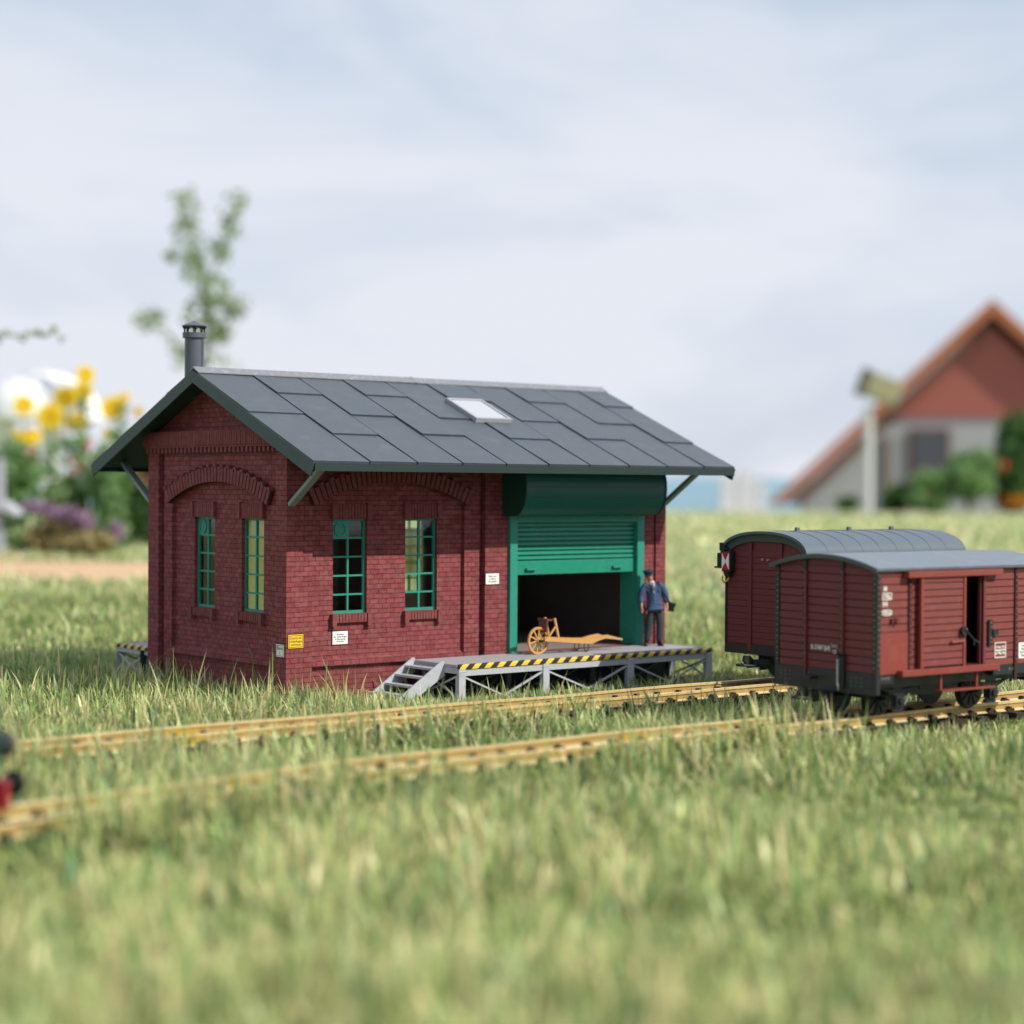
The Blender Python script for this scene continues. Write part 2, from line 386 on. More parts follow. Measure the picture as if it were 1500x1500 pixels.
def cornice(mt, length, name='brick_cornice'):
    m = MB()
    soldiers(m, mt, -.10, length + .10, 6.70, 7.06, -.14, REC + .015)
    m.mi = 2; m.box(-.09, length + .09, -.125, REC, 7.062, 7.09, mt)
    m.mi = 3; m.box(.0, length, -.012, REC + .005, 6.472, 6.70, mt)       # dark back of the dentils, recess shade put into the brick colour
    m.mi = 0; m.box(-.03, length + .03, -.10, REC + .003, 6.64, 6.698, mt)
    n = round(length / .215); w = length / n
    m.mi = 0
    for i in range(n): m.box(i * w + .03, i * w + w * .52 + .03, -.09, .0, 6.50, 6.635, mt)
    return m.build(name, [M['soldier'], M['mortar'], M['soldier'], M['soldier_dark']], shed)
for k, l_ in (('front', L), ('rear', L), ('gable', W), ('far', W)): cornice(WM[k], l_)

def make_window(mt, u0, u1, vent=False):
    """a window: frame of glazing bars > pane, lintel, sill, vent"""
    fr = MB(); d = REC + .10; t = .055
    fr.box(u0, u0 + t, d, d + .08, WZ0, WZ1, mt); fr.box(u1 - t, u1, d, d + .08, WZ0, WZ1, mt)
    fr.box(u0 + t, u1 - t, d, d + .08, WZ1 - t, WZ1, mt); fr.box(u0 + t, u1 - t, d - .01, d + .08, WZ0, WZ0 + t * 1.3, mt)
    um = (u0 + u1) / 2; fr.box(um - .026, um + .026, d + .004, d + .07, WZ0 + t, WZ1 - t, mt)
    for k in range(1, 5):
        z = WZ0 + (WZ1 - WZ0) * k / 5
        fr.box(u0 + t, um - .026, d + .01, d + .066, z - .024, z + .024, mt); fr.box(um + .026, u1 - t, d + .01, d + .066, z - .024, z + .024, mt)
    w = fr.build('window', M['teal'], shed)
    g = MB(); g.box(u0 + .03, u1 - .03, d + .038, d + .044, WZ0 + .03, WZ1 - .03, mt); g.build('pane', M['glass'], w)
    s = MB()
    s.mi = 0; soldiers(s, mt, u0 + .06, u1 - .06, WZ1 + .0, WZ1 + .40, REC - .07, REC + .02)
    s.mi = 0; s.box(u0 - .09, u0 + .055, REC - .115, REC + .02, WZ1 + .005, WZ1 + .43, mt); s.box(u1 - .055, u1 + .09, REC - .115, REC + .02, WZ1 + .005, WZ1 + .43, mt)
    s.build('lintel', [M['soldier'], M['mortar']], w)
    s = MB(); soldiers(s, mt, u0 + .05, u1 - .05, WZ0 - .23, WZ0 - .005, REC - .10, REC + .02)
    s.mi = 0; s.box(u0 - .09, u0 + .045, REC - .14, REC + .02, WZ0 - .33, WZ0 - .0, mt); s.box(u1 - .045, u1 + .09, REC - .14, REC + .02, WZ0 - .33, WZ0 - .0, mt)
    s.build('sill', [M['soldier'], M['mortar']], w)
    if vent:
        z0 = WZ0 + (WZ1 - WZ0) * .8; v = MB(); v.box(u0 + t, um - .026, d + .005, d + .035, z0 + .024, WZ1 - t, mt)
        cu, cz, r = (u0 + t + um - .026) / 2, (z0 + WZ1 - .03) / 2, .19
        ring = [(cu + r * math.cos(2 * math.pi * k / 24), cz + r * math.sin(2 * math.pi * k / 24)) for k in range(24)]
        ri = [(cu + (r - .035) * math.cos(2 * math.pi * k / 24), cz + (r - .035) * math.sin(2 * math.pi * k / 24)) for k in range(24)]
        for k in range(24): v.prism([ring[k], ring[(k + 1) % 24], ri[(k + 1) % 24], ri[k]], d - .025, d + .006, 'y', mt)
        for k in range(-3, 4):
            hw = math.sqrt(max(0, (r - .03) ** 2 - (k * .045) ** 2)); v.box(cu - hw, cu + hw, d - .012, d + .004, cz + k * .045 - .014, cz + k * .045 + .01, mt)
        v.build('vent', M['teal'], w)
for i, (a, b) in enumerate(WINL): make_window(WM['front'], a, b, vent=(i == 0)); make_window(WM['rear'], a, b)
for i, (a, b) in enumerate(WING): make_window(WM['gable'], a, b, vent=(i == 0))

# roller door
def roller_door(mt, zbot, shut=True):
    x0, x1 = 7.32, 12.44
    f = MB(); f.box(x0, x0 + .27, -.10, .66, ZF, 4.83, mt); f.box(x1 - .27, x1, -.10, .66, ZF, 4.83, mt); f.box(x0 + .27, x1 - .27, -.098, .25, 4.60, 4.83, mt)
    door = f.build('roller_door', M['teal'], shed, bevel=.012)
    if shut:
        s = MB(); z = 4.60; n = 8; h = (4.60 - (zbot + .40)) / n
        for k in range(n):
            zt = 4.60 - k * h
            s.prism([(.10, zt - .005), (.045, zt - h * .18), (.04, zt - h * .72), (.10, zt - h + .022), (.14, zt - h + .012), (.14, zt - .005)], x0 + .275, x1 - .275, 'x', mt)
        s.box(x0 + .275, x1 - .275, .12, .15, zbot + .02, 4.6, mt)
        s.build('slat_curtain', M['shutter'], door)
        s = MB(); s.box(x0 + .275, x1 - .275, .035, .14, zbot, zbot + .39, mt); bb = s.build('bottom_rail', M['shutter'], door, bevel=.01)
        for hx in (8.15, 11.45):
            h_ = MB(); h_.box(hx - .18, hx + .18, -.055, .04, zbot + .13, zbot + .165, mt); h_.box(hx - .18, hx - .15, -.05, .04, zbot + .165, zbot + .19, mt)
            h_.box(hx - .18, hx + .18, -.055, -.035, zbot + .165, zbot + .195, mt); h_.build('handle', M['teal'], door)
    h0, h1, zc, rr = 7.10, 12.45, 5.60, .80
    prof = [(0.02, 4.80)] + [(-.52 - .50 * math.sin(t), zc - .80 * math.cos(t)) for t in [math.pi * k / 16 for k in range(0, 17)]] + [(0.02, 6.40)]
    prof[1] = (-.40, 4.80)
    m = MB(); m.prism(prof, h0 + .03, h1 - .03, 'x', mt); hd = m.build('hood', M['hood'], door, auto=35)
    for e0, e1 in ((h0, h0 + .035), (h1 - .035, h1)):
        m = MB(); m.prism([(p[0] * 1.02 - .01, p[1]) for p in prof], e0, e1, 'x', mt); m.build('end_cap', M['hood_end'], hd, auto=35)
    m = MB()
    for zz in (5.05, 5.33, 5.62): 
        yy = -.52 - .50 * math.sqrt(max(0, 1 - ((zc - zz) / .8) ** 2)); m.box(h0 + .2, h1 - .3, yy - .006, yy + .05, zz - .008, zz + .008, mt)
    m.build('seam', M['hood_end'], hd)
roller_door(WM['front'], 3.13)
roller_door(WM['rear'], 4.1, False)
M['light_sheet'] = None
def light_sheet_mat():
    a = N('cream_light_sheet'); a.t.nodes.remove(a.b); d = a.n('ShaderNodeBsdfDiffuse'); t = a.n('ShaderNodeBsdfTranslucent'); m_ = a.n('ShaderNodeMixShader'); m_.inputs[0].default_value = .75
    d.inputs[0].default_value = (.9, .86, .5, 1); t.inputs[0].default_value = (1.0, .97, .56, 1); a.l(d.outputs[0], m_.inputs[1]); a.l(t.outputs[0], m_.inputs[2]); a.l(m_.outputs[0], a.out.inputs[0]); return a.m
M['light_sheet'] = light_sheet_mat()  # material of the added sheets that pass daylight
m = MB(); m.box(7.6, 11.1, .2, .205, ZF, 4.6, WM['rear']); m.build('door_light_sheet', M['light_sheet'], shed)  # added translucent sheet, makes the gable window look lit yellow
m = MB(); m.box(11.12, 12.16, .2, .24, ZF, 4.6, WM['rear']); m.build('door_light_block', M['inside'], shed)  # added dark board, blocks the bright view through the other gable window
m = MB(); m.box(3.96, 4.9, REC + .2, REC + .205, 2.85, 4.3, WM['rear']); m.build('window_light_sheet', M['light_sheet'], shed)  # added translucent sheet, brightens the view through a front window

# interior
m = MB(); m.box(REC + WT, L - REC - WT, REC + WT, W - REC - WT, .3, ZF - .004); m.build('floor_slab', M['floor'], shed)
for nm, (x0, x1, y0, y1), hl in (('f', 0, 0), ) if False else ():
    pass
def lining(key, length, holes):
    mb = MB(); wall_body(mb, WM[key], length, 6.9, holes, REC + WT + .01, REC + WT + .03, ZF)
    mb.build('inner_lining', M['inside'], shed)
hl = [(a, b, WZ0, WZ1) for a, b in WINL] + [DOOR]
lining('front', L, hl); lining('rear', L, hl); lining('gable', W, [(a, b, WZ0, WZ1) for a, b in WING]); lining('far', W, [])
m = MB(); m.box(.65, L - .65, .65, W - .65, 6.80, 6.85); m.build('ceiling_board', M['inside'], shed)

# roof: slopes as sheets of staggered panels on a dark deck
def roof_slope(front=True):
    x0, x1 = -OG, L + OG
    def P(x, y, z):
        return (x, y, z) if front else (L - x, W - y, z)
    n = Vector((0, -SL, 1)).normalized()
    m = MB()
    def slab(xa, xb, ya, yb, lo, hi, mi, tip=0, side=0):
        m.mi = mi
        vs = []
        for off in (lo, hi):
            for i_, (x, y) in enumerate(((xa, ya), (xb, ya), (xb, yb), (xa, yb))):
                o_ = off + (tip if i_ < 2 and off == hi else 0) + (side if i_ in (1, 2) and off == hi else 0)
                vs.append(P(x, y + n.y * o_, ZE + (OE + y) * SL + n.z * o_))
        m.add(vs, [(0, 1, 2, 3), (7, 6, 5, 4), (0, 4, 5, 1), (1, 5, 6, 2), (2, 6, 7, 3), (3, 7, 4, 0)])
    slab(x0, x1, -OE, W / 2, -.10, -.036, 0)
    seams = [x0] + [1.05 + 1.47 * k for k in range(9)] + [x1]
    g = .021
    for c in range(len(seams) - 1):
        cuts = [[.80], [2.15, -.50]][c % 2] if c % 4 != 3 else [2.25, -.40]
        ys = [W / 2 - .20] + cuts + [-OE]
        for r in range(len(ys) - 1):
            lift = random.uniform(0, .005) + .010 * (c % 2)
            slab(seams[c] + (g if c else 0), seams[c + 1] - (g if c < len(seams) - 2 else 0), ys[r + 1] + (g if r < len(ys) - 2 else 0), ys[r] - g, -.034, lift, 1, .035 + random.uniform(-.006, .008), -.012)
    return m
for fr_ in (True, False):
    m = roof_slope(fr_); r_ = m.build('roof', [M['roof_gap'], M['roof']], shed)
    if fr_: roof_front = r_
# ridge cap, two lengths with a joint
m = MB()
for xa, xb, k in ((-OG - .01, 6.60, .008), (6.62, L + OG + .01, 0)):
    pf = [(W / 2 - .27, ZR - .27 * SL + .012 + k), (W / 2 - .27, ZR - .27 * SL + .035 + k), (W / 2, ZR + .075 + k), (W / 2 + .27, ZR - .27 * SL + .035 + k), (W / 2 + .27, ZR - .27 * SL + .012 + k), (W / 2, ZR + .03)]
    m.prism(pf, xa, xb, 'x')
m.prism([(W / 2 - .28, ZR - .28 * SL + .045), (W / 2, ZR + .095), (W / 2 + .28, ZR - .28 * SL + .045), (W / 2, ZR + .05)], 6.52, 6.66, 'x')
m.build('ridge_cap', M['ridge'], roof_front)
# verge boards and eaves boards
hb = .34
for xg in (-OG - .03, L + OG - .03):
    for s_ in (1, -1):
        m = MB()
        f_ = (lambda y: y) if s_ == 1 else (lambda y: W - y)
        A, B = -OE - .03, W / 2
        za, zb = ZE - .012 - .03 * SL, ZR - .012
        poly = [(f_(A), za), (f_(A + .12), za - hb * .95), (f_(B), zb - hb), (f_(B), zb)]
        m.prism(poly, xg, xg + .06, 'x'); m.build('verge_board', M['fascia'], shed)
for s_ in (1, -1):
    m = MB(); y0, y1 = (-OE - .04, -OE + .02) if s_ == 1 else (W + OE - .02, W + OE + .04)
    m.box(-OG + .031, L + OG - .031, y0, y1, ZE - .22, ZE - .035); m.build('eaves_board', M['eave'], shed)
# flat soffit boards under the slopes
nrm = Vector((0, -SL, 1)).normalized()
for s_ in (1, -1):
    m = MB()
    def Q(x, y, off):
        yy, z = y + nrm.y * off, ZE + (OE + y) * SL + nrm.z * off
        return (x, yy if s_ == 1 else W - yy, z)
    vs = [Q(x, y, o_) for o_ in (-.135, -.104) for (x, y) in ((-OG + .04, -OE + .03), (L + OG - .04, -OE + .03), (L + OG - .04, W / 2 - .03), (-OG + .04, W / 2 - .03))]
    m.add(vs, [(0, 1, 2, 3), (7, 6, 5, 4), (0, 4, 5, 1), (1, 5, 6, 2), (2, 6, 7, 3), (3, 7, 4, 0)]); m.build('soffit', M['soffit'], shed)
# struts
for (x, s_) in ((.12, 1), (L - .12, 1), (.12, -1), (L - .12, -1)):
    m = MB(); f_ = (lambda y: y) if s_ == 1 else (lambda y: W - y)
    m.bar((x, f_(-.02), 5.12), (x, f_(-1.72), ZE + .48 * SL - .16), .20, .11)
    m.build('strut', M['strut'], shed, bevel=.012)
# skylight
def on_roof(x, y, h=0): return Vector((x, y + nrm.y * h, ZE + (OE + y) * SL + nrm.z * h))
sk = MB(); c0, c1, y0, y1 = 6.62, 7.92, .62, 2.06
def rbox(mb, xa, xb, ya, yb, lo, hi):
    vs = [on_roof(x, y, h) for h in (lo, hi) for (x, y) in ((xa, ya), (xb, ya), (xb, yb), (xa, yb))]
    mb.add(vs, [(0, 1, 2, 3), (7, 6, 5, 4), (0, 4, 5, 1), (1, 5, 6, 2), (2, 6, 7, 3), (3, 7, 4, 0)])
t = .09
rbox(sk, c0, c0 + t, y0, y1, .0, .13); rbox(sk, c1 - t, c1, y0, y1, .0, .13); rbox(sk, c0 + t, c1 - t, y0, y0 + t, .0, .13); rbox(sk, c0 + t, c1 - t, y1 - t, y1, .0, .13)
M['skyframe'] = pmat('pale_skylight_frame', (.32, .34, .37, 1), .4, .1); M['skyglass'] = pmat('milky_skylight_pane', (.44, .46, .50, 1), .15, .05, bump=0)
sko = sk.build('skylight', M['skyframe'], shed); g = MB(); rbox(g, c0 + t, c1 - t, y0 + t, y1 - t, .02, .105); g.build('pane', M['skyglass'], sko)
# chimney
cxx, cyy, cz1 = .22, 5.10, 9.70
m = MB(); m.tube([(cxx, cyy, roof_z(cyy) - .07), (cxx, cyy, cz1)], .265, 24); m.box(cxx + .10, cxx + .135, cyy - .262, cyy - .22, roof_z(cyy), cz1)
M['stove'] = pmat('grey_chimney_metal', (.085, .10, .12, 1), .45, .15)
ch = m.build('chimney', M['stove'], shed, auto=40)
m = MB(); m.tube([(cxx, cyy, cz1 - .02), (cxx, cyy, cz1 + .12)], .325, 24); m.build('collar', M['stove'], ch, auto=40)
m = MB(); m.tube([(cxx, cyy, cz1 + .275), (cxx, cyy, cz1 + .30), (cxx, cyy, cz1 + .315), (cxx, cyy, cz1 + .46)], [.31, .345, .345, .02], 24); m.build('cowl', M['stove'], ch, auto=30)
m = MB()
for k in range(8):
    a = k * math.pi / 4 + .2; px, py = cxx + .27 * math.cos(a), cyy + .27 * math.sin(a)
    m.tube([(px, py, cz1 + .1), (px, py, cz1 + .29)], .024, 6); m.tube([(px, py, cz1 + .22), (px, py, cz1 + .28)], [.024, .07], 6)
m.build('cowl_stay', M['iron'], ch)

# signs on the walls (each a thing fixed on the shed is its own small plate)
def sign(name, label, mt, u0, u1, z0, z1, plate, ink, lines, size, border=True, d=-.012, cat='sign'):
    c = mt @ Vector(((u0 + u1) / 2, d, (z0 + z1) / 2)); rz = mt.to_euler().z
    w, h = (u1 - u0), (z1 - z0)
    m = MB(); m.box(-w / 2, w / 2, 0, .02, -h / 2, h / 2)
    o = m.build(name, plate, None, bevel=.004); o.location = c; o.rotation_euler = (0, 0, rz); tag(o, label, cat)
    if border:
        b = MB(); t_ = .012; e = .022; yb = -.0025
        b.box(-w / 2 + e, w / 2 - e, yb, 0.001, h / 2 - e - t_, h / 2 - e); b.box(-w / 2 + e, w / 2 - e, yb, 0.001, -h / 2 + e, -h / 2 + e + t_)
        b.box(-w / 2 + e, -w / 2 + e + t_, yb, 0.001, -h / 2 + e + t_, h / 2 - e - t_); b.box(w / 2 - e - t_, w / 2 - e, yb, 0.001, -h / 2 + e + t_, h / 2 - e - t_)
        b.build('border', ink, o)
    text('lettering', '\n'.join(lines), size, (0, -.003, 0), (math.pi / 2, 0, 0), ink, o)
    # dark rim added behind the plate, standing in for its shadow edge
    b = MB(); b.box(-w / 2 - .018, w / 2 + .018, .012, .024, -h / 2 - .018, h / 2 + .018); b.build('shadow_edge', M['ink'], o)
    return o
sign('wall_sign', 'yellow warning sign on the sunny corner pilaster of the brick shed', WM['front'], .06, .52, 1.43, 1.78, M['yellow'], M['ink'], ['Zutritt für', 'Unbefugte', 'verboten'], .088)
sign('wall_sign', 'white sign with four lines under the front window with the round vent', WM['front'], 1.54, 2.02, 1.45, 1.79, M['white'], M['ink'], ['Betreten', 'der Güterwagen', 'in Bewegung', 'verboten'], .064, border=False, d=REC - .03)
sign('wall_sign', 'white three line sign on the pier left of the green roller door', WM['front'], 6.52, 6.99, 2.90, 3.20, M['white'], M['ink'], ['Bitte nur', 'im Büro', 'anmelden'], .078, border=False)
sign('wall_sign', 'small pale office sign on the shaded gable side of the corner pilaster', WM['gable'], W - .46, W - .09, 1.20, 1.52, M['white'], M['ink'], ['Büro', '1'], .13, border=True)

# ------------------------------------------------------------------ platforms
def platform(mt, label, label2):
    root = empty('loading_platform', mt @ Vector((0, 0, 0)), mt.to_euler().z, label, 'platform', 'grey steel loading platforms of the shed')
    x0, x1, y0 = 3.99, 13.32, -2.1
    m = MB(); m.box(x0, x1, y0 + .1, -.01 - .02, ZF - .08, ZF - .003); m.build('deck', M['deck'], root, bevel=.006)
    m = MB(); m.box(x0, x1, y0 + .03, y0 + .095, ZF - .30, ZF - .12); m.box(x0, x0 + .06, y0 + .1, -.06, ZF - .24, ZF - .085); m.box(x1 - .06, x1, y0 + .1, -.06, ZF - .24, ZF - .085); m.build('edge_beam', M['grey'], root, bevel=.008)
    m = MB(); m.prism([(y0, ZF - .115), (y0, ZF - .035), (y0 + .05, ZF + .002), (y0 + .16, ZF + .006), (y0 + .16, ZF - .115)], x0 + .03, x1 + .03, 'x'); m.build('hazard_strip', M['stripes'], root)
    m = MB(); m.prism([(x1 + .03, ZF - .115), (x1 + .03, ZF - .02), (x1 - .03, ZF + .002), (x1 - .12, ZF + .006), (x1 - .12, ZF - .115)], y0 + .17, -.1, 'y'); m.build('hazard_strip', M['stripes'] if label2 else M['deck'], root)
    xs = [4.10, 6.98, 10.10, 13.20]
    for x in xs:
        m = MB(); m.box(x - .11, x + .11, y0 + .0, y0 + .028, .0, ZF - .12); m.box(x - .11, x - .08, y0 + .028, y0 + .16, 0, ZF - .30); m.box(x - .12, x + .12, y0 - .01, y0 + .0, ZF - .20, ZF - .17)
        m.build('post', M['grey'], root, bevel=.006)
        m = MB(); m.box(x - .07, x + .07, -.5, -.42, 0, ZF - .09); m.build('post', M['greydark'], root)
    for a, b in zip(xs[:-1], xs[1:]):
        mid = (a + b) / 2
        m = MB(); m.bar((a + .1, y0 + .06, ZF - .33), (mid, y0 + .06, .06), .045, .06, (0, 1, 0)); m.bar((mid + .001, y0 + .064, .06), (b - .1, y0 + .064, ZF - .33), .045, .06, (0, 1, 0)); m.build('brace', M['grey'], root)
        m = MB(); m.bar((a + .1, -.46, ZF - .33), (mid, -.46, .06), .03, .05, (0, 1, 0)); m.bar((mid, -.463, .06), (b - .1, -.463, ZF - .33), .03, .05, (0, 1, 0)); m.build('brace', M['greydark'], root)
    for x in (x0 + .05, x1 - .05):
        m = MB(); m.bar((x, y0 + .15, .1), (x, -.5, ZF - .3), .03, .05); m.bar((x + .01, y0 + .15, ZF - .3), (x + .01, -.5, .1), .03, .05); m.build('brace', M['grey'], root)
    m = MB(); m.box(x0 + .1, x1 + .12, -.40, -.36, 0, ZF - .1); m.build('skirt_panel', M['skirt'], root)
    return root
platform(WM['front'], 'long grey loading platform with striped edge below the green roller door', '')
platform(WM['rear'], 'grey platform end with striped edge showing behind the shaded gable', 'end')
# the stairs
st = empty('platform_stairs', (2.6, -1, 0), 0, 'grey open step stairs leading up to the platform end', 'stairs')
def loc(p): return (p[0] - 2.6, p[1] + 1, p[2])
for y in (-.12, -1.42):
    m = MB(); m.prism([(2.45 - 2.6, -.05), (2.88 - 2.6, -.05), (4.0 - 2.6, .62), (4.0 - 2.6, .99), (3.93 - 2.6, 1.02), (2.45 - 2.6, .06)], y + 1 - .03, y + 1 + .03, 'y'); m.build('stringer', M['grey'], st, bevel=.006)
for k in range(4):
    z = .15 + k * .215; x = 2.72 + k * .325
    m = MB(); m.box(x - 2.6 - .04, x - 2.6 + .27, -1.39 + 1, -.15 + 1, z - .03, z + .03); m.build('tread', M['grey'], st, bevel=.006)

# ------------------------------------------------------------------ tracks
RZ = .50
def track(name, label, cy, x0, x1, curve=None):
    off = curve or (lambda x: 0)
    root = empty(name, ((x0 + x1) / 2, cy, 0), 0, label, 'railway track', 'brass garden railway tracks')
    ox = (x0 + x1) / 2
    pr_ = [(-.105, 0), (.105, 0), (.105, .022), (.014, .05), (.014, .165), (.045, .178), (.045, .235), (-.045, .235), (-.045, .178), (-.014, .165), (-.014, .05), (-.105, .022)]
    n = 60
    for s_ in (-1, 1):
        m = MB(); vs = []; fs = []; K = len(pr_)
        for i in range(n + 1):
            x = x0 + (x1 - x0) * i / n; dy = off(x); sl = (off(x + .1) - off(x - .1)) / .2; nx, ny = -sl, 1; q = math.hypot(nx, ny); nx, ny = nx / q, ny / q
            wob = .012 * math.sin(x * .9 + s_) 
            for (a, b) in pr_: vs.append((x - ox + nx * (s_ * .62 + a), dy + ny * (s_ * .62 + a), RZ - .235 + b + wob))
        for i in range(n):
            for k in range(K): fs.append((i * K + k, i * K + (k + 1) % K, (i + 1) * K + (k + 1) % K, (i + 1) * K + k))
        m.add(vs, fs); tags = [1, 2, 1, 1, 0, 1, 2, 1, 0, 1, 1, 2]; m.m = [[0, 0, 2, 1, 1, 0, 2, 0, 1, 1, 2, 0][f_ % K] for f_ in range(n * K)]; m.build('rail', [M['brass'], M['railweb'], M['railtop']], root)
    sm = MB(); sm.mi = 0; sm.box(-.16, .16, -1.05, 1.05, 0, .13)
    for s_ in (-1, 1):
        for t_ in (-1, 1):
            sm.box(-.13, .13, s_ * .62 + t_ * .095 - .05, s_ * .62 + t_ * .095 + .05, .13, .20); sm.box(-.045, .045, s_ * .62 + t_ * .075 - .055, s_ * .62 + t_ * .075 + .055, .19, .245)
    so = sm.build('sleeper', M['sleeper'], root); first = True
    x = x0 + .3
    while x < x1 - .2:
        o = so if first else so.copy()
        if not first: COL.objects.link(o)
        first = False; o.location = (x - ox, off(x), RZ - .235 - .135); o.rotation_euler = (random.uniform(-.01, .01), 0, math.atan((off(x + .1) - off(x - .1)) / .2) + random.uniform(-.02, .02)); x += .74
    return root, ox
def c2(x): return -.040 * max(0, -4.5 - x) ** 1.53
t1, ox1 = track('railway_track', 'brass track running straight past the platform under the rear wagon', -6.50, -18, 42)
t2, ox2 = track('railway_track', 'nearer brass track curving through the grass under the open door wagon', -12.68, -18.5, 40, c2)
def joiner(root, ox, x, dy, parent_y):
    m = MB(); m.box(x - ox - .42, x - ox + .42, dy - .065, dy + .065, RZ - .20, RZ - .085); m.build('rail_joiner', M['brightbrass'], root)
joiner(t1, ox1, -6.4, .62, 0); joiner(t1, ox1, -6.9, -.62, 0); joiner(t2, ox2, -8.75, .60 + c2(-8.75), 0); joiner(t2, ox2, 1.0, .62, 0)

# ------------------------------------------------------------------ wagons
def rivets(m, pts, r=.022):
    for p in pts: m.ball(p, r, 6)
def arc_roof(w, ze, rise, L0, L1, over=.1, th=.06, power=2.0, n=20):
    pts = []
    for i in range(n + 1):
        t = -1 + 2 * i / n; t2 = math.sin(t * math.pi / 2) if power > 2 else t
        y = w / 2 + t2 * (w / 2 + over); q = abs(t2)
        z = ze + rise * ((1 - q ** power) ** (1 / power if power > 2 else 1) if power > 2 else (1 - q * q))
        pts.append((y, z))
    lo = [(w / 2 + (y - w / 2) * .985, z - th) for y, z in reversed(pts)]
    return pts, pts + lo
def coupler(parent, x, w, z=.92):
    m = MB()
    m.box(x - .55, x + .2, w / 2 - .1, w / 2 + .1, z + .0, z + .16)
    m.prism([(x - .2, z + .16), (x - .45, z + .16), (x - .62, z + .28), (x - .80, z + .30), (x - .84, z + .16), (x - .66, z - .04), (x - .2, z - .04)], w / 2 - .04, w / 2 + .04, 'y')
    for s_ in (-1, 1): m.tube([(x - .3, w / 2 + s_ * .1, z + .02), (x - .72, w / 2 + s_ * .24, z + .03), (x - .95, w / 2 + s_ * .12, z + .05), (x - 1.0, w / 2, z + .05)], .035, 6)
    m.build('coupler', M['iron'], parent)
def wheelset(parent, x, w, zr=RZ):
    r = .40; cz = zr + r - .01
    for s_ in (-1, 1):
        y = w / 2 + s_ * .62
        m = MB(); m.tube([(x, y - .07 * s_, cz), (x, y - .045 * s_, cz), (x, y - .04 * s_, cz), (x, y + .07 * s_, cz)], [r + .05, r + .05, r, r - .01], 28)
        for k in range(10):
            a = k * math.pi / 5; m.bar((x, y + .085 * s_, cz), (x + (r - .05) * math.cos(a), y + .085 * s_, cz + (r - .05) * math.sin(a)), .04, .03, (0, 1, 0))
        m.tube([(x, y + .06 * s_, cz), (x, y + .16 * s_, cz)], .08, 12)
        m.build('wheel', M['iron'], parent, auto=30)
    m = MB(); m.tube([(x, w / 2 - .9, cz), (x, w / 2 + .9, cz)], .045, 8); m.build('axle', M['iron'], parent)
    for s_ in (-1, 1):
        y = w / 2 + s_ * (w / 2 - .33)
        m = MB()
        for k in range(5):
            hl_ = .72 - k * .12; z0 = 1.24 - k * .035
            pts = [(x + hl_ * t_, z0 - .11 * (1 - t_ * t_)) for t_ in (-1, -.6, -.2, .2, .6, 1)]
            m.prism(pts + [(a, b - .03) for a, b in reversed(pts)], y - .05, y + .05, 'y')
        m.box(x - .13, x + .13, y - .1, y + .1, cz - .13, cz + .13); m.box(x - .17, x + .17, y - .02, y + .02, cz - .25, 1.2)
        m.tube([(x, y - s_ * -.1, cz), (x, y + s_ * .16, cz)], .075, 12)
        for t_ in (-.75, .75): m.bar((x + t_ * .98, y, 1.10), (x + t_ * .98, y, 1.28), .05)
        ab = m.build('axle_guard', M['iron'], parent)
        mm = MB(); mm.bar((x + .10, y + s_ * .12, cz - .08), (x + .22, y + s_ * .14, cz + .16), .03); mm.build('link', M['steel'], ab)
def planks(m, mi, u0, u1, z0, z1, n, axis, d0, d1, top=None):
    m.mi = mi; h = (z1 - z0) / n
    for k in range(n):
        a, b = z0 + k * h, z0 + (k + 1) * h - .022
        if axis == 'x': m.box(u0, u1, d0 + random.uniform(0, .006), d1, a, b)
        else: m.box(d0 + random.uniform(0, .006), d1, u0, u1, a, b)
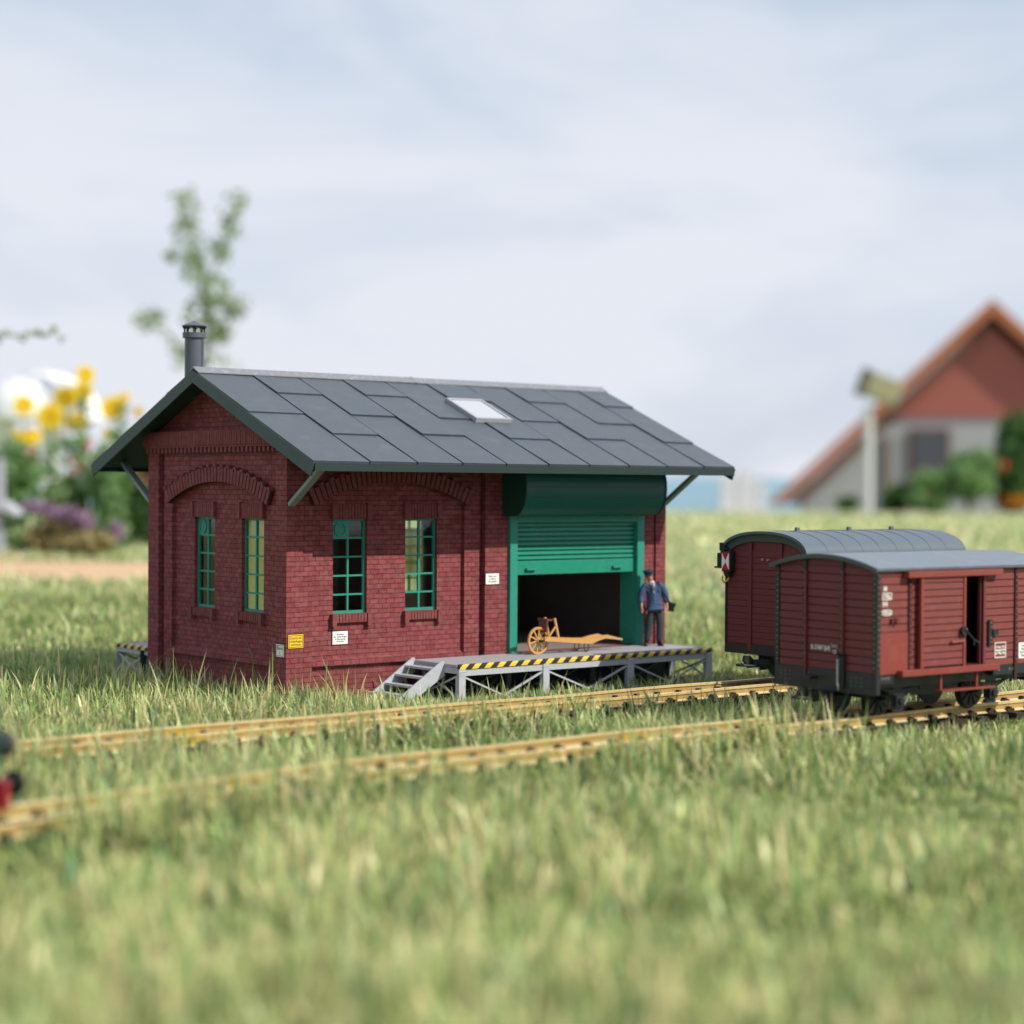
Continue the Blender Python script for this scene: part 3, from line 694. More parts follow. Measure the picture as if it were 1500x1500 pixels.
def wagon_front():
    Lw, w = 5.85, 3.15; root = empty('goods_wagon', (6.18, -14.25, 0), -.04, 'red goods wagon with half open sliding door on the nearer track', 'goods wagon', 'red brown goods wagons')
    zb, zs, zt, rise = 1.07, 1.56, 3.90, .28
    ze = lambda y: zt + rise * (1 - ((y - w / 2) / (w / 2 + .1)) ** 2) - .07
    # shell: dark boxes behind the planks, with door opening on the near side
    dO0, dO1 = 2.84, 3.62
    m = MB(); m.mi = 0
    m.box(.07, Lw - .07, .07, w - .07, zs, zs + .05)
    m.box(.06, .12, .05, w - .05, zs, zt); m.box(Lw - .12, Lw - .06, .05, w - .05, zs, zt)
    m.box(.06, Lw - .06, w - .12, w - .06, zs, zt); m.box(.06, 2.0, .06, .12, zs, zt); m.box(dO1, Lw - .06, .06, .12, zs, zt); m.box(2.0, dO1, .06, .12, 3.70, zt)
    nb = 14
    yy = [0.13, 1.02, 1.09, 2.16, 2.24, w - .13]
    body = m.build('body', [M['wagon_back']], root)
    m = MB()
    for a, b in ((yy[0], yy[1]), (yy[1] + .04, yy[3]), (yy[4], yy[5])): planks(m, 0, a, b, zs, zt, nb - 1, 'y', 0.02, .07)
    # end gable above planks following the roof arc
    for x0_, x1_ in ((.03, .1),):
        n_ = 16; m.prism([(.1, zt - .01)] + [(.1 + (w - .2) * i / n_, ze(.1 + (w - .2) * i / n_)) for i in range(n_ + 1)] + [(w - .1, zt - .01)], x0_, x1_, 'x')
    m.build('end_boards', M['wagon_end'], root)
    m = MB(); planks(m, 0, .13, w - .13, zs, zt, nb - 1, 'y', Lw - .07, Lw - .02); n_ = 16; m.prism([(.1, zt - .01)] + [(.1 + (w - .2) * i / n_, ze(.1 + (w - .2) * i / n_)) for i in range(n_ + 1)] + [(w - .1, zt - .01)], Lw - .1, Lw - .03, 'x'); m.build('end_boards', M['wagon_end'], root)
    m = MB()
    planks(m, 0, .13, 1.03, 2.47, zt - .02, 8, 'x', 0.02, .06)
    planks(m, 0, 1.12, 2.0, zs, zt - .02, nb, 'x', 0.02, .06)
    m.build('side_boards', M['wagon'], root); m = MB()
    planks(m, 0, dO1 + .05, 4.69, zs, zt - .02, nb, 'x', 0.02, .06); planks(m, 0, 4.79, Lw - .13, zs, zt - .02, nb, 'x', 0.02, .06)
    m.build('side_boards', M['wagon'], root); m = MB()
    planks(m, 0, .13, Lw - .13, zs, zt - .02, nb, 'x', w - .06, w - .02)
    m.build('side_boards', M['wagon'], root)
    m = MB(); m.box(.11, 1.03, .008, .06, zs - .03, 2.45); m.build('side_panel', M['wagon_metal'], root, bevel=.006)
    # corner irons and posts
    for x in (0, Lw):
        for y in (0, w):
            m = MB(); m.mi = 0
            sx = 1 if x == 0 else -1; sy = 1 if y == 0 else -1
            m.box(min(x, x + sx * .115), max(x, x + sx * .115), min(y, y + sy * .02), max(y, y + sy * .02), zb + .02, zt - .01)
            m.box(min(x, x + sx * .02), max(x, x + sx * .02), min(y + sy * .02, y + sy * .125), max(y + sy * .02, y + sy * .125), zb + .02, zt - .01)
            m.mi = 1
            rivets(m, [(x - sx * .004, y + sy * .075, 1.68 + k * .132) for k in range(17)] + [(x + sx * .06, y - sy * .004, 1.74 + k * .132) for k in range(16)], .018)
            m.build('corner_iron', [M['iron'], M['rivet']], root)
    for y in (1.045, 2.19):
        m = MB(); m.mi = 0; m.box(-.02, .02, y - .045, y + .045, zb + .45, ze(y)); m.mi = 2; m.box(-.05, -.0, y - .055, y - .03, zb + .3, ze(y) - .3)
        m.mi = 1; rivets(m, [(-.024, y + .02, 1.7 + k * .16) for k in range(14)], .014)
        m.build('end_post', [M['iron'], M['rivet'], M['wagon_metal']], root)
    for x in (1.07, 4.74):
        m = MB(); m.mi = 0; m.box(x - .045, x + .045, -.012, .03, zb + .1 if x > 2 else zs - .03, zt - .02); m.mi = 1; rivets(m, [(x, -.015, 1.66 + k * .132) for k in range(16)], .015)
        m.build('side_post', [M['wagon_back'], M['rivet']], root)
    # door leaf
    m = MB(); dx0, dx1 = 1.30, 2.82; m.mi = 0
    planks(m, 0, dx0 + .08, dx1 - .07, zs + .10, 3.70, nb - 1, 'x', -.105, -.04)
    m.mi = 1; m.box(dx0 + .05, dx1 - .05, -.07, -.03, zs + .06, 3.72)
    m.mi = 2; m.box(dx0, dx0 + .085, -.125, -.03, zs + .03, 3.74); m.box(dx1 - .075, dx1, -.125, -.03, zs + .03, 3.74)
    door = m.build('sliding_door', [M['wagon'], M['wagon_back'], M['wagon_metal']], root)
    m = MB(); m.tube([(2.30, -.15, 2.17), (2.72, -.15, 2.19)], .03, 8); m.tube([(2.34, -.14, 2.17), (2.34, -.1, 2.17)], .03, 6); m.tube([(2.68, -.14, 2.19), (2.68, -.1, 2.19)], .03, 6); m.build('handle', M['wagon_metal'], door)
    m = MB(); m.tube([(2.70, -.13, 2.42), (2.70, -.20, 2.42)], .10, 12); m.tube([(2.74, -.2, 2.42), (3.0, -.22, 2.2), (3.18, -.22, 2.12)], .022, 6); m.tube([(3.0, -.22, 2.2), (2.98, -.22, 2.08)], .02, 6); m.ball((2.72, -.21, 2.45), .035, 8); m.build('door_latch', M['iron'], door)
    # door opening jamb, rails
    m = MB(); m.box(dO1 - .05, dO1 + .03, -.01, .14, zs, 3.70); m.box(dO1 - .10, dO1 - .06, .05, .14, zs, 3.70); m.build('door_jamb', M['wagon_end'], root)
    m = MB(); m.box(.84, 4.06, -.17, .03, 3.66, 3.80); m.build('door_rail', M['wagon_metal'], root, bevel=.01)
    m = MB(); m.box(.66, 3.97, -.17, .01, zs - .09, zs + .05); m.build('door_rail', M['wagon_metal'], root, bevel=.01)
    # latch plate
    m = MB(); m.mi = 0; m.box(3.74, 3.87, -.03, .02, 2.02, 2.62); m.box(3.87, 4.05, -.06, .01, 2.26, 2.38); m.mi = 1; rivets(m, [(3.805, -.034, z) for z in (2.1, 2.2, 2.45, 2.55)], .02); m.build('catch_plate', [M['iron'], M['rivet']], root)
    m = MB(); m.box(.44, .47, -.05, .02, 2.64, 2.76); m.tube([(.47, -.03, 2.7), (.62, -.03, 2.72)], .018, 6); m.tube([(.60, .01, 2.72), (.60, -.08, 2.72)], .06, 10); m.build('bolt', M['wagon_end'], root)
    # underframe
    m = MB(); m.box(Lw - .1, Lw - .003, .1, w - .1, zb, zs - .005); m.build('end_beam', M['iron'], root); m = MB(); m.box(-.005, .10, .125, w - .125, zb, zs - .005); m.mi = 1
    for (a, b) in ((2.95, 2.55), (2.05, 1.75), (.75, .45)): rivets(m, [(-.006, a - i * .15, z) for i in range(3) for z in (1.25, 1.34, 1.43)], .013)
    m.build('end_beam', [M['iron'], M['rivet']], root)
    for y0_, y1_ in ((.22, .30), (w - .30, w - .22)):
        m = MB(); m.box(.1, Lw - .1, y0_, y1_, 1.20, zs - .1 if y0_ < 1 else zs - .005); m.build('sole_bar', M['iron'], root)
    m = MB(); m.box(.02, .66, .03, .2, 1.32, zs - .035); m.build('side_beam', M['iron'], root); m = MB(); m.box(3.98, Lw - .02, .03, .2, 1.32, zs - .005); m.build('side_beam', M['iron'], root)
    m = MB(); m.box(1.3, 3.3, .5, w - .5, .95, 1.35); m.build('brake_gear', M['iron'], root)
    for x in (1.05, 4.25): wheelset(root, x, w)
    coupler(root, 0, w); 
    # end details: brake handle with pipe, foot step
    m = MB(); m.box(-.06, -.02, .93, 1.13, 1.18, 1.94); m.tube([(-.10, 1.03, 1.92), (-.16, 1.03, 1.90)], .05, 8); m.build('brake_box', M['iron'], root)
    m = MB(); m.tube([(-.13, 1.05, 1.82), (-.13, 1.05, 1.30), (-.15, 1.0, 1.20), (-.22, .93, 1.16)], .022, 8); m.ball((-.13, 1.03, 1.90), .035, 8); m.build('brake_rod', M['steel'], root)
    m = MB(); m.box(-.28, 0, 1.75, 2.25, 1.33, 1.37); m.tube([(-.24, 1.72, 1.38), (-.24, 2.28, 1.38)], .018, 6); m.build('foot_step', M['iron'], root)
    # hanging step
    m = MB(); m.box(1.98, 3.82, -.18, .06, 1.06, 1.10); m.box(2.06, 2.12, -.04, .02, 1.10, zs - .09); m.box(3.30, 3.36, -.04, .02, 1.10, zs - .09); m.build('step_board', M['wagon_metal'], root, bevel=.006)
    # roof
    pts, poly = arc_roof(w, zt - .02, rise, 0, Lw); m = MB(); m.prism(poly, -.10, Lw + .10, 'x'); m.build('roof', M['wagon_roof'], root, auto=40)
    m = MB()
    rim = [(y, z - .01) for y, z in pts]; rl = [(y, z - .10) for y, z in reversed(pts)]
    m.prism(rim + rl, -.13, -.101, 'x'); m.build('roof_rim', M['rimdark'], root)
    # writing
    fy = (math.pi / 2, 0, 0); ex_ = (math.pi / 2, 0, -math.pi / 2)
    text('lettering', 'St 21067 (b/f)', .15, (-.002 + .004, 1.66, 2.03), ex_, M['whiteink'], root, sx=.72, bold=.003).location = (-.004, 1.70, 2.03)
    text('lettering', '67', .12, (-.004, 1.27, 1.95), ex_, M['whiteink'], root, bold=.004)
    m = MB()
    for s_ in (-1, 1): m.bar((-.002, 1.27 - .10, 2.09 - s_ * .035), (-.002, 1.27 + .10, 2.09 + s_ * .035), .006, .018, (1, 0, 0))
    m.build('emblem', M['whiteink'], root)
    text('lettering', 'M', .17, (.27, .014, 3.42), fy, M['whiteink'], root, sx=.8, bold=.004)
    text('lettering', 'H', .18, (.27, .014, 3.09), fy, M['whiteink'], root, sx=1.2, bold=.004)
    def frame_plate(cx, cz, ww, hh, lines, size, rounded=False):
        m = MB(); t_ = .018
        if rounded:
            n_ = 28
            def sup(k, a, b): c_, s__ = math.cos(k), math.sin(k); return (cx + a * math.copysign(abs(c_) ** .6, c_), cz + b * math.copysign(abs(s__) ** .8, s__))
            for k in range(n_):
                a0, a1 = 2 * math.pi * k / n_, 2 * math.pi * (k + 1) / n_
                m.prism([sup(a0, ww / 2, hh / 2), sup(a1, ww / 2, hh / 2), sup(a1, ww / 2 - t_, hh / 2 - t_), sup(a0, ww / 2 - t_, hh / 2 - t_)], .006, .03, 'y')
        else:
            m.box(cx - ww / 2, cx + ww / 2, .006, .03, cz + hh / 2 - t_, cz + hh / 2); m.box(cx - ww / 2, cx + ww / 2, .006, .03, cz - hh / 2, cz - hh / 2 + t_)
            m.box(cx - ww / 2, cx - ww / 2 + t_, .007, .03, cz - hh / 2, cz + hh / 2); m.box(cx + ww / 2 - t_, cx + ww / 2, .007, .03, cz - hh / 2, cz + hh / 2)
        o = m.build('marking', M['whiteink'], root); text('lettering', '\n'.join(lines), size, (cx, .010, cz), fy, M['whiteink'], o, bold=.003)
    frame_plate(.33, 3.26, .30, .15, ['Hbg'], .11); frame_plate(.33, 2.90, .32, .13, ['10,0 m'], .085, True)
    frame_plate(4.20, 1.90, .40, .36, ['Bremse Neu', 'Hauptbf Pwf', 'Tw Mün Rbd'], .075)
    for (x, s__) in ((.17, 'LP 21 003'), (4.14, 'Bs'), (4.52, '20.1.25')): text('lettering', s__, .085, (x, .020, 1.44), fy, M['rivet'], root, 'LEFT', sx=.8)
    m = MB(); m.box(4.86, 5.28, .004, .03, 1.67, 2.04); o = m.build('placard', M['white'], root, bevel=.004); text('lettering', 'Ladegut\nStückgut\nBerlin Ost\nEilgut 67', .078, (5.07, .0005, 1.855), fy, M['ink'], o)
    return root
wagon_front()

def wagon_rear():
    Lw, w = 6.3, 3.0; X0 = 10.87
    root = empty('goods_wagon', (X0, -6.5 - w / 2, 0), 0, 'red goods wagon with high rounded roof on the farther track', 'goods wagon', 'red brown goods wagons')
    zb, zs, zt, rise = 1.17, 1.45, 3.96, .54
    pts, poly = arc_roof(w, zt - .12, rise + .1, 0, Lw, over=.07, th=.07, power=2.3, n=28)
    m = MB(); body = [(y, z - .05) for y, z in pts if .0 <= y <= w]
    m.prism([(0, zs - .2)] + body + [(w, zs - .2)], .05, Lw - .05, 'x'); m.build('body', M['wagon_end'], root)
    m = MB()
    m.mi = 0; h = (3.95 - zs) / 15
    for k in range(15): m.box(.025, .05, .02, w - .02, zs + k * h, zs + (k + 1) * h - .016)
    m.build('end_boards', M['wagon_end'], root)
    m = MB()
    for k in range(15): m.box(.1, Lw - .1, -.005, .02, zs + k * h, zs + (k + 1) * h - .016)
    m.build('side_boards', M['wagon'], root)
    for y in (.0 + .98, 2.08):
        m = MB(); m.box(-.02, .03, y - .06, y + .06, zb + .1, 4.15); m.build('end_post', M['wagon_end'], root, bevel=.01)
    m = MB(); m.box(-.01, .04, .0, .05, zb, zt); m.box(-.01, .04, w - .05, w, zb, zt); m.build('corner_iron', M['iron'], root)
    m = MB(); m.box(-.005, .045, .05, w - .05, zb, zs - .005); m.build('end_beam', M['iron'], root)
    m = MB(); m.box(.1, Lw - .1, .2, .3, zb, zs - .21); m.box(.1, Lw - .1, w - .3, w - .2, zb, zs - .21); m.build('sole_bar', M['iron'], root)
    # dark arched ventilator band under the roof rim
    inn = [(w / 2 + (y - w / 2) * .93, z - .24 - .04 * (1 - abs(y - w / 2) / (w / 2))) for y, z in reversed(pts)]
    m = MB(); out_ = [(y, z - .05) for y, z in pts]
    for i in range(len(pts) - 1):
        a, b = out_[i], out_[i + 1]; c_, d_ = inn[len(pts) - 2 - i], inn[len(pts) - 1 - i]
        m.prism([a, b, c_, d_], -.03, .04, 'x')
    m.build('arch_band', M['rimdark'], root)
    m = MB(); m.prism(poly, -.14, Lw + .14, 'x')
    for k in range(1, 9):
        x = Lw * k / 9
        for i in range(len(pts) - 1):
            a, b = pts[i], pts[i + 1]; m.prism([a, b, (b[0], b[1] + .010), (a[0], a[1] + .010)], x - .018, x + .018, 'x')
    for x in (1.2, 3.3, 5.1): m.box(x - .06, x + .06, w / 2 - .04, w / 2 + .04, zt + rise - .04, zt + rise + .07)
    m.build('roof', M['wroof_dark'], root, auto=40)
    m = MB(); m.tube([(-.03, 1.62, 3.72), (.03, 1.62, 3.72)], .035, 8); m.tube([(-.03, 1.42, 3.72), (.03, 1.42, 3.72)], .035, 8); m.build('peep_disc', M['rivet'], root)
    m = MB(); m.tube([(-.12, .35, 3.66), (-.12, .05, 3.66)], .02, 6); m.bar((-.12, .1, 3.6), (-.12, .1, 3.70), .03); m.build('lamp_bracket', M['iron'], root)
    for x in (1.2, 4.7): wheelset(root, x, w)
    coupler(root, 0, w)
    return root, X0
wr, WX = wagon_rear()
# tail lamp hung on the far corner of the rear wagon
lp = at(1067, 822, 52.4)
tl = empty('tail_lamp', lp, 0, 'black tail lamp with white and red split plate hung on the wagon corner', 'lamp')
m = MB(); m.box(-.12, .13, -.18, .14, -.28, .28); m.box(-.10, .08, .14, .34, -.20, .22); m.box(-.05, .05, .30, .50, -.20, -.15); m.box(-.08, .08, .08, .28, .28, .50); m.box(-.05, .2, .0, .1, .3, .36); m.prism([(-.12, -.28), (.16, -.28), (.10, -.42), (-.05, -.42)], -.1, .1, 'y'); m.build('lamp_housing', M['iron'], tl, bevel=.02)
m = MB(); m.box(-.135, -.12, -.16, .12, -.24, .24); sp_ = m.build('signal_plate', M['redsig'], tl)
for tri in (((-.15, .22), (-.15, -.22), (-.01, 0)), ((.11, .22), (.11, -.22), (-.03, 0))):
    m = MB(); m.prism([(p, q) for p, q in tri], -.145, -.136, 'x'); m.build('signal_wedge', M['white'], sp_)
m = MB(); m.tube([(-.1, .12, -.40), (-.14, .10, -.50), (-.14, .02, -.58), (-.12, -.10, -.50), (-.12, -.14, -.44)], .03, 6); m.build('hook', M['brightbrass'], tl)

# ------------------------------------------------------------------ barrow on the platform
bw = empty('sack_barrow', (7.78, -.78, ZF), .03, 'light wooden barrow with one spoked wheel standing on the platform', 'barrow')
bw.scale = (1.2, 1.0, 1.22)
def spoked(y):
    m = MB(); r = .315; n_ = 28; cz = r
    for k in range(n_):
        a0, a1 = 2 * math.pi * k / n_, 2 * math.pi * (k + 1) / n_
        P_ = lambda a, rr: (rr * math.cos(a), cz + rr * math.sin(a))
        m.prism([P_(a0, r), P_(a1, r), P_(a1, r - .05), P_(a0, r - .05)], y - .03, y + .03, 'y')
    for k in range(10):
        a = k * math.pi / 5 + .2; m.bar((0, y, cz), ((r - .04) * math.cos(a), y, cz + (r - .04) * math.sin(a)), .032, .026, (0, 1, 0))
    m.tube([(0, y - .06, cz), (0, y + .05, cz)], .055, 12); return m.build('wheel', M['wood'], bw, auto=30)
spoked(0)
m = MB(); m.tube([(0, -.2, .315), (0, .2, .315)], .03, 8); m.build('axle', M['iron'], bw)
for y in (-.20, .20):
    m = MB(); pts = [(.05, .36), (.6, .31), (1.2, .26), (1.55, .24), (1.8, .30), (2.05, .33), (2.3, .28), (2.55, .24)]
    hs = [.05, .05, .055, .06, .045, .04, .03, .02]
    up_ = [(a, b + h_) for (a, b), h_ in zip(pts, hs)]; dn = [(a, b - h_) for (a, b), h_ in zip(pts, hs)]
    for i in range(len(pts) - 1): m.prism([dn[i], dn[i + 1], up_[i + 1], up_[i]], y - .03, y + .03, 'y')
    m.build('shaft', M['wood'], bw)
for x in (.55, 1.1, 1.5):
    m = MB(); m.box(x - .04, x + .04, -.17, .17, .25, .29); m.build('crossbar', M['wood'], bw)
for y in (-.2, .2):
    m = MB(); m.bar((.50, y, .33), (.36, y, .82), .05, .05); m.bar((.16, y, .38), (.42, y, .66), .04, .04); m.build('upright', M['wood'], bw)
m = MB(); m.box(.16, .34, -.17, .17, .76, .80); m.box(.14, .18, -.17, .17, .50, .78); m.box(.12, .16, -.2, .2, .77, .82); m.build('load_plate', M['plate'], bw)
for y in (-.2, .2):
    m = MB(); x = 1.38; m.tube([(x + .075 * math.cos(t_), y, .125 + .115 * math.sin(t_)) for t_ in [2 * math.pi * k / 16 for k in range(17)]], .014, 6, False); m.build('rest_foot', M['iron'], bw)

# ------------------------------------------------------------------ the railwayman
def skin_mesh(name, verts, edges, radii, mat, parent, root=0, sub=2, extra=None):
    me = bpy.data.meshes.new(name); me.from_pydata([Vector(v) for v in verts], edges, []); me.materials.append(mat)
    o = bpy.data.objects.new(name, me); COL.objects.link(o); o.parent = parent
    sk_ = o.modifiers.new('skin', 'SKIN'); sk_.use_smooth_shade = True; sk_.branch_smoothing = .6
    d = me.skin_vertices[0].data
    for i, r_ in enumerate(radii):
        d[i].radius = r_ if isinstance(r_, tuple) else (r_, r_); d[i].use_root = (i == root)
    s_ = o.modifiers.new('sub', 'SUBSURF'); s_.levels = sub; s_.render_levels = sub
    return o
MH = 2.24
def man():
    # local frame: he faces -Y (toward the tracks), +X is to picture right. heights in units for a 2.2 tall figure
    root = empty('person', (12.50, -.46, ZF), R(-30), 'man in blue railway uniform and cap leaning by the green door frame', 'person')
    K = MH / 1.78
    v = lambda x, y, z: (x * K * 1.12, y * K, z * K)
    # joints: leaning to his right (picture left)
    pel = (0.02, 0, .92); che = (-.02, -.01, 1.28); nek = (-.07, -.02, 1.49); hd0 = (-.10, -.045, 1.57); hd1 = (-.125, -.05, 1.67)
    shR = (-.20, -.01, 1.41); elR = (-.275, -.02, 1.15); wrR = (-.285, -.13, .93); shL = (.15, 0, 1.44); elL = (.245, .02, 1.18); wrL = (.28, -.05, .95)
    hipR = (-.08, 0, .88); knR = (-.10, -.02, .50); anR = (-.15, .0, .09); hipL = (.11, 0, .88); knL = (.13, -.03, .50); anL = (.12, .0, .09)
    toeR = (-.20, -.15, .045); toeL = (.15, -.16, .045)
    V = [v(*p) for p in (pel, che, nek, hd0, hd1, shR, elR, wrR, shL, elL, wrL, hipR, knR, anR, hipL, knL, anL, toeR, toeL)]
    E_ = [(0, 1), (1, 2), (2, 3), (3, 4), (1, 5), (5, 6), (6, 7), (1, 8), (8, 9), (9, 10), (0, 11), (11, 12), (12, 13), (0, 14), (14, 15), (15, 16), (13, 17), (16, 18)]
    rad = [.12, .13, .05, .07, .085, .06, .042, .028, .06, .042, .028, .08, .055, .03, .08, .055, .03, .012, .012]
    # hands: palm plus five fingers each
    for wi, p, s_, ang in ((7, wrR, -1, 0), (10, wrL, 1, 0)):
        px, py, pz = p; pl = len(V); V.append(v(px + .0, py - .015, pz - .05)); rad.append((.026, .02)); E_.append((wi, pl))
        V.append(v(px + .0, py - .02, pz - .085)); rad.append((.034, .018)); E_.append((pl, pl + 1))
        for k, (fx, ln) in enumerate(((-.026, .052), (-.009, .06), (.009, .056), (.026, .044))):
            a = len(V); V.append(v(px + fx * .4, py - .026 + fx, pz - .105)); V.append(v(px + fx * .4 - .004 * s_, py - .03 + fx, pz - .105 - ln * .55)); V.append(v(px + fx * .4 - .016 * s_, py - .03 + fx, pz - .105 - ln)); rad += [.0095, .009, .007]; E_ += [(pl + 1, a), (a, a + 1), (a + 1, a + 2)]
        a = len(V); V.append(v(px - .012 * s_, py - .05, pz - .07)); V.append(v(px - .02 * s_, py - .07, pz - .105)); rad += [.011, .008]; E_ += [(pl, a), (a, a + 1)]
    rad = [(r_ * K, r_ * K) if not isinstance(r_, tuple) else (r_[0] * K, r_[1] * K) for r_ in rad]
    skin_mesh('body', V, E_, rad, M['skin'], root)
    # head shell: face with brow, nose, chin, ears
    m = MB(); hx, hy, hz = [c * K for c in (-.135, -.052, 1.635)]
    nn, mm_ = 16, 12; vs = []
    T = Matrix.Translation((hx, hy, hz)) @ Matrix.Rotation(R(-2), 4, 'Z') @ Matrix.Rotation(R(-10), 4, 'Y') @ Matrix.Rotation(R(8), 4, 'X')
    for i in range(mm_ + 1):
        th = math.pi * i / mm_
        for k in range(nn):
            ph = 2 * math.pi * k / nn
            x, y, z = .078 * math.sin(th) * math.cos(ph), .098 * math.sin(th) * math.sin(ph), .122 * math.cos(th)
            if z < 0: x *= 1 - .35 * (z / -.122) ** 1.5; y = y * (1 - .12 * (z / -.122)) - .012 * (z / -.122)
            if y < -.06 and -.035 < z < .015 and abs(x) < .02: y -= .024 * (1 - abs(x) / .02)
            if y < -.06 and .015 < z < .04: y += .006
            vs.append(T @ (Vector((x, y, z)) * K))
    fs = [(i * nn + k, i * nn + (k + 1) % nn, (i + 1) * nn + (k + 1) % nn, (i + 1) * nn + k) for i in range(mm_) for k in range(nn)]
    m.add(vs, fs)
    for s_ in (-1, 1): m.ball(T @ (Vector((s_ * .08, .01, -.005)) * K), .026 * K, 8, (.4, .8, 1.2))
    nose = [T @ (Vector(p) * K) for p in ((0, -.096, .02), (0, -.118, -.028))]; m.tube(nose, [.010 * K, .018 * K], 8)
    m.build('head', M['skin'], root, smooth=True)
    m = MB()
    for s_ in (-1, 1): m.ball(T @ (Vector((s_ * .03, -.090, .018)) * K), .0085 * K, 8); m.bar(T @ (Vector((s_ * .015, -.098, .042)) * K), T @ (Vector((s_ * .05, -.090, .042)) * K), .008 * K)
    m.build('eyes', M['hair'], root)
    m = MB(); m.bar(T @ (Vector((-.022, -.096, -.062)) * K), T @ (Vector((.022, -.096, -.062)) * K), .008 * K); m.build('mouth', M['plate'], root)
    m = MB()
    m.tube([T @ (Vector((0, .012, z)) * K) for z in (-.03, .03, .06)], [.070 * K, .096 * K, .096 * K], 14); m.build('hair', M['hair'], root, smooth=True)
    # cap with peak
    m = MB(); m.tube([T @ (Vector((0, -.0, z)) * K) for z in (.045, .085, .088)], [.100 * K, .104 * K, .104 * K], 20); m.tube([T @ (Vector((0, -.005, z)) * K) for z in (.088, .115, .14, .15)], [.104 * K, .132 * K, .126 * K, .06 * K], 20)
    n_ = 12
    for k in range(n_):
        a0, a1 = math.pi + math.pi * k / n_, math.pi + math.pi * (k + 1) / n_
        P_ = lambda a, r_, z: T @ (Vector((r_ * .95 * math.cos(a), r_ * math.sin(a) * 1.0, z)) * K)
        m.add([P_(a0, .098, .058), P_(a1, .098, .058), P_(a1, .098 + .05 * math.sin(a1 - math.pi), .034), P_(a0, .098 + .05 * math.sin(a0 - math.pi), .034),
               P_(a0, .098, .066), P_(a1, .098, .066), P_(a1, .098 + .05 * math.sin(a1 - math.pi), .042), P_(a0, .098 + .05 * math.sin(a0 - math.pi), .042)], [(0, 1, 2, 3), (7, 6, 5, 4), (2, 3, 7, 6), (0, 4, 5, 1)])
    M['cap'] = pmat('navy_cap_cloth', (.022, .035, .055, 1), .6, .15); m.build('cap', M['cap'], root, smooth=True)
    # trousers
    tv = [pel, hipR, knR, (-.15, 0, .07), hipL, knL, (.12, 0, .07), (0.01, 0, 1.0)]
    skin_mesh('trousers', [v(*p) for p in tv], [(0, 1), (1, 2), (2, 3), (0, 4), (4, 5), (5, 6), (0, 7)], [tuple(c * K for c in r_) for r_ in ((.17, .13), (.12, .115), (.10, .09), (.085, .08), (.12, .115), (.10, .09), (.085, .08), (.15, .12))], M['trousers'], root)
    # jacket: hem, waist, chest, shoulders, sleeves
    jv = [(.02, 0, .86), (.015, 0, 1.02), (0, -.005, 1.2), (-.02, -.005, 1.36), (-.035, 0, 1.43), shR, elR, (-.285, -.12, .965), shL, elL, (.275, -.045, .985)]
    jr = [(.22, .20), (.195, .19), (.215, .205), (.205, .19), (.11, .10), (.115, .11), (.095, .09), (.07, .068), (.115, .11), (.095, .09), (.07, .068)]
    skin_mesh('jacket', [v(*p) for p in jv], [(0, 1), (1, 2), (2, 3), (3, 4), (3, 5), (5, 6), (6, 7), (3, 8), (8, 9), (9, 10)], [(a * K, b * K) for a, b in jr], M['jacket'], root, root=1).scale = (1, .80, 1)
    # shirt front, tie, buttons, pocket flaps
    yf = -.172
    m = MB(); m.add([v(-.10, -.10, 1.50), v(-.01, -.10, 1.50), v(-.03, yf + .002, 1.24), v(-.085, -.13, 1.49), v(-.025, -.13, 1.49)], [(0, 3, 2), (3, 4, 2), (4, 1, 2)]); 
    m.tube([v(-.056, -.03, 1.44), v(-.062, -.035, 1.515)], .066 * K, 14); m.build('shirt', M['shirt'], root)
    m = MB(); m.bar(v(-.057, -.128, 1.475), v(-.035, yf - .012, 1.30), .028 * K, .012 * K, (0, -1, 0)); m.ball(v(-.058, -.128, 1.478), .018 * K, 8); m.build('tie', M['leather'], root)
    m = MB()
    for k, z in enumerate((1.24, 1.17, 1.10, 1.03)): m.ball(v(-.012 + .006 * k, yf + .0 if k < 2 else yf + .012, z), .009 * K, 8)
    m.build('buttons', M['steel'], root)
    m = MB()
    for (x, z) in ((-.10, 1.28), (.07, 1.29), (.10, .98)): m.bar(v(x - .035, -.135, z), v(x + .035, -.135, z), .012 * K, .02 * K)
    m.build('pocket_flaps', M['jacket'], root)
    # shoes
    m = MB()
    for (a, b) in ((anR, toeR), (anL, toeL)):
        m.tube([v(a[0], a[1] + .05, .045), v(a[0], a[1] + .02, .05), v((a[0] + b[0]) / 2, (a[1] + b[1]) / 2, .045), v(b[0], b[1], .035), v(b[0], b[1] - .04, .03)], [.035 * K, .052 * K, .052 * K, .05 * K, .03 * K], 10)
        m.tube([v(a[0], a[1], .04), v(a[0], a[1], .16)], [.055 * K, .06 * K], 10)
    m.build('shoes', M['leather'], root, smooth=True)
    return root
pm = man()
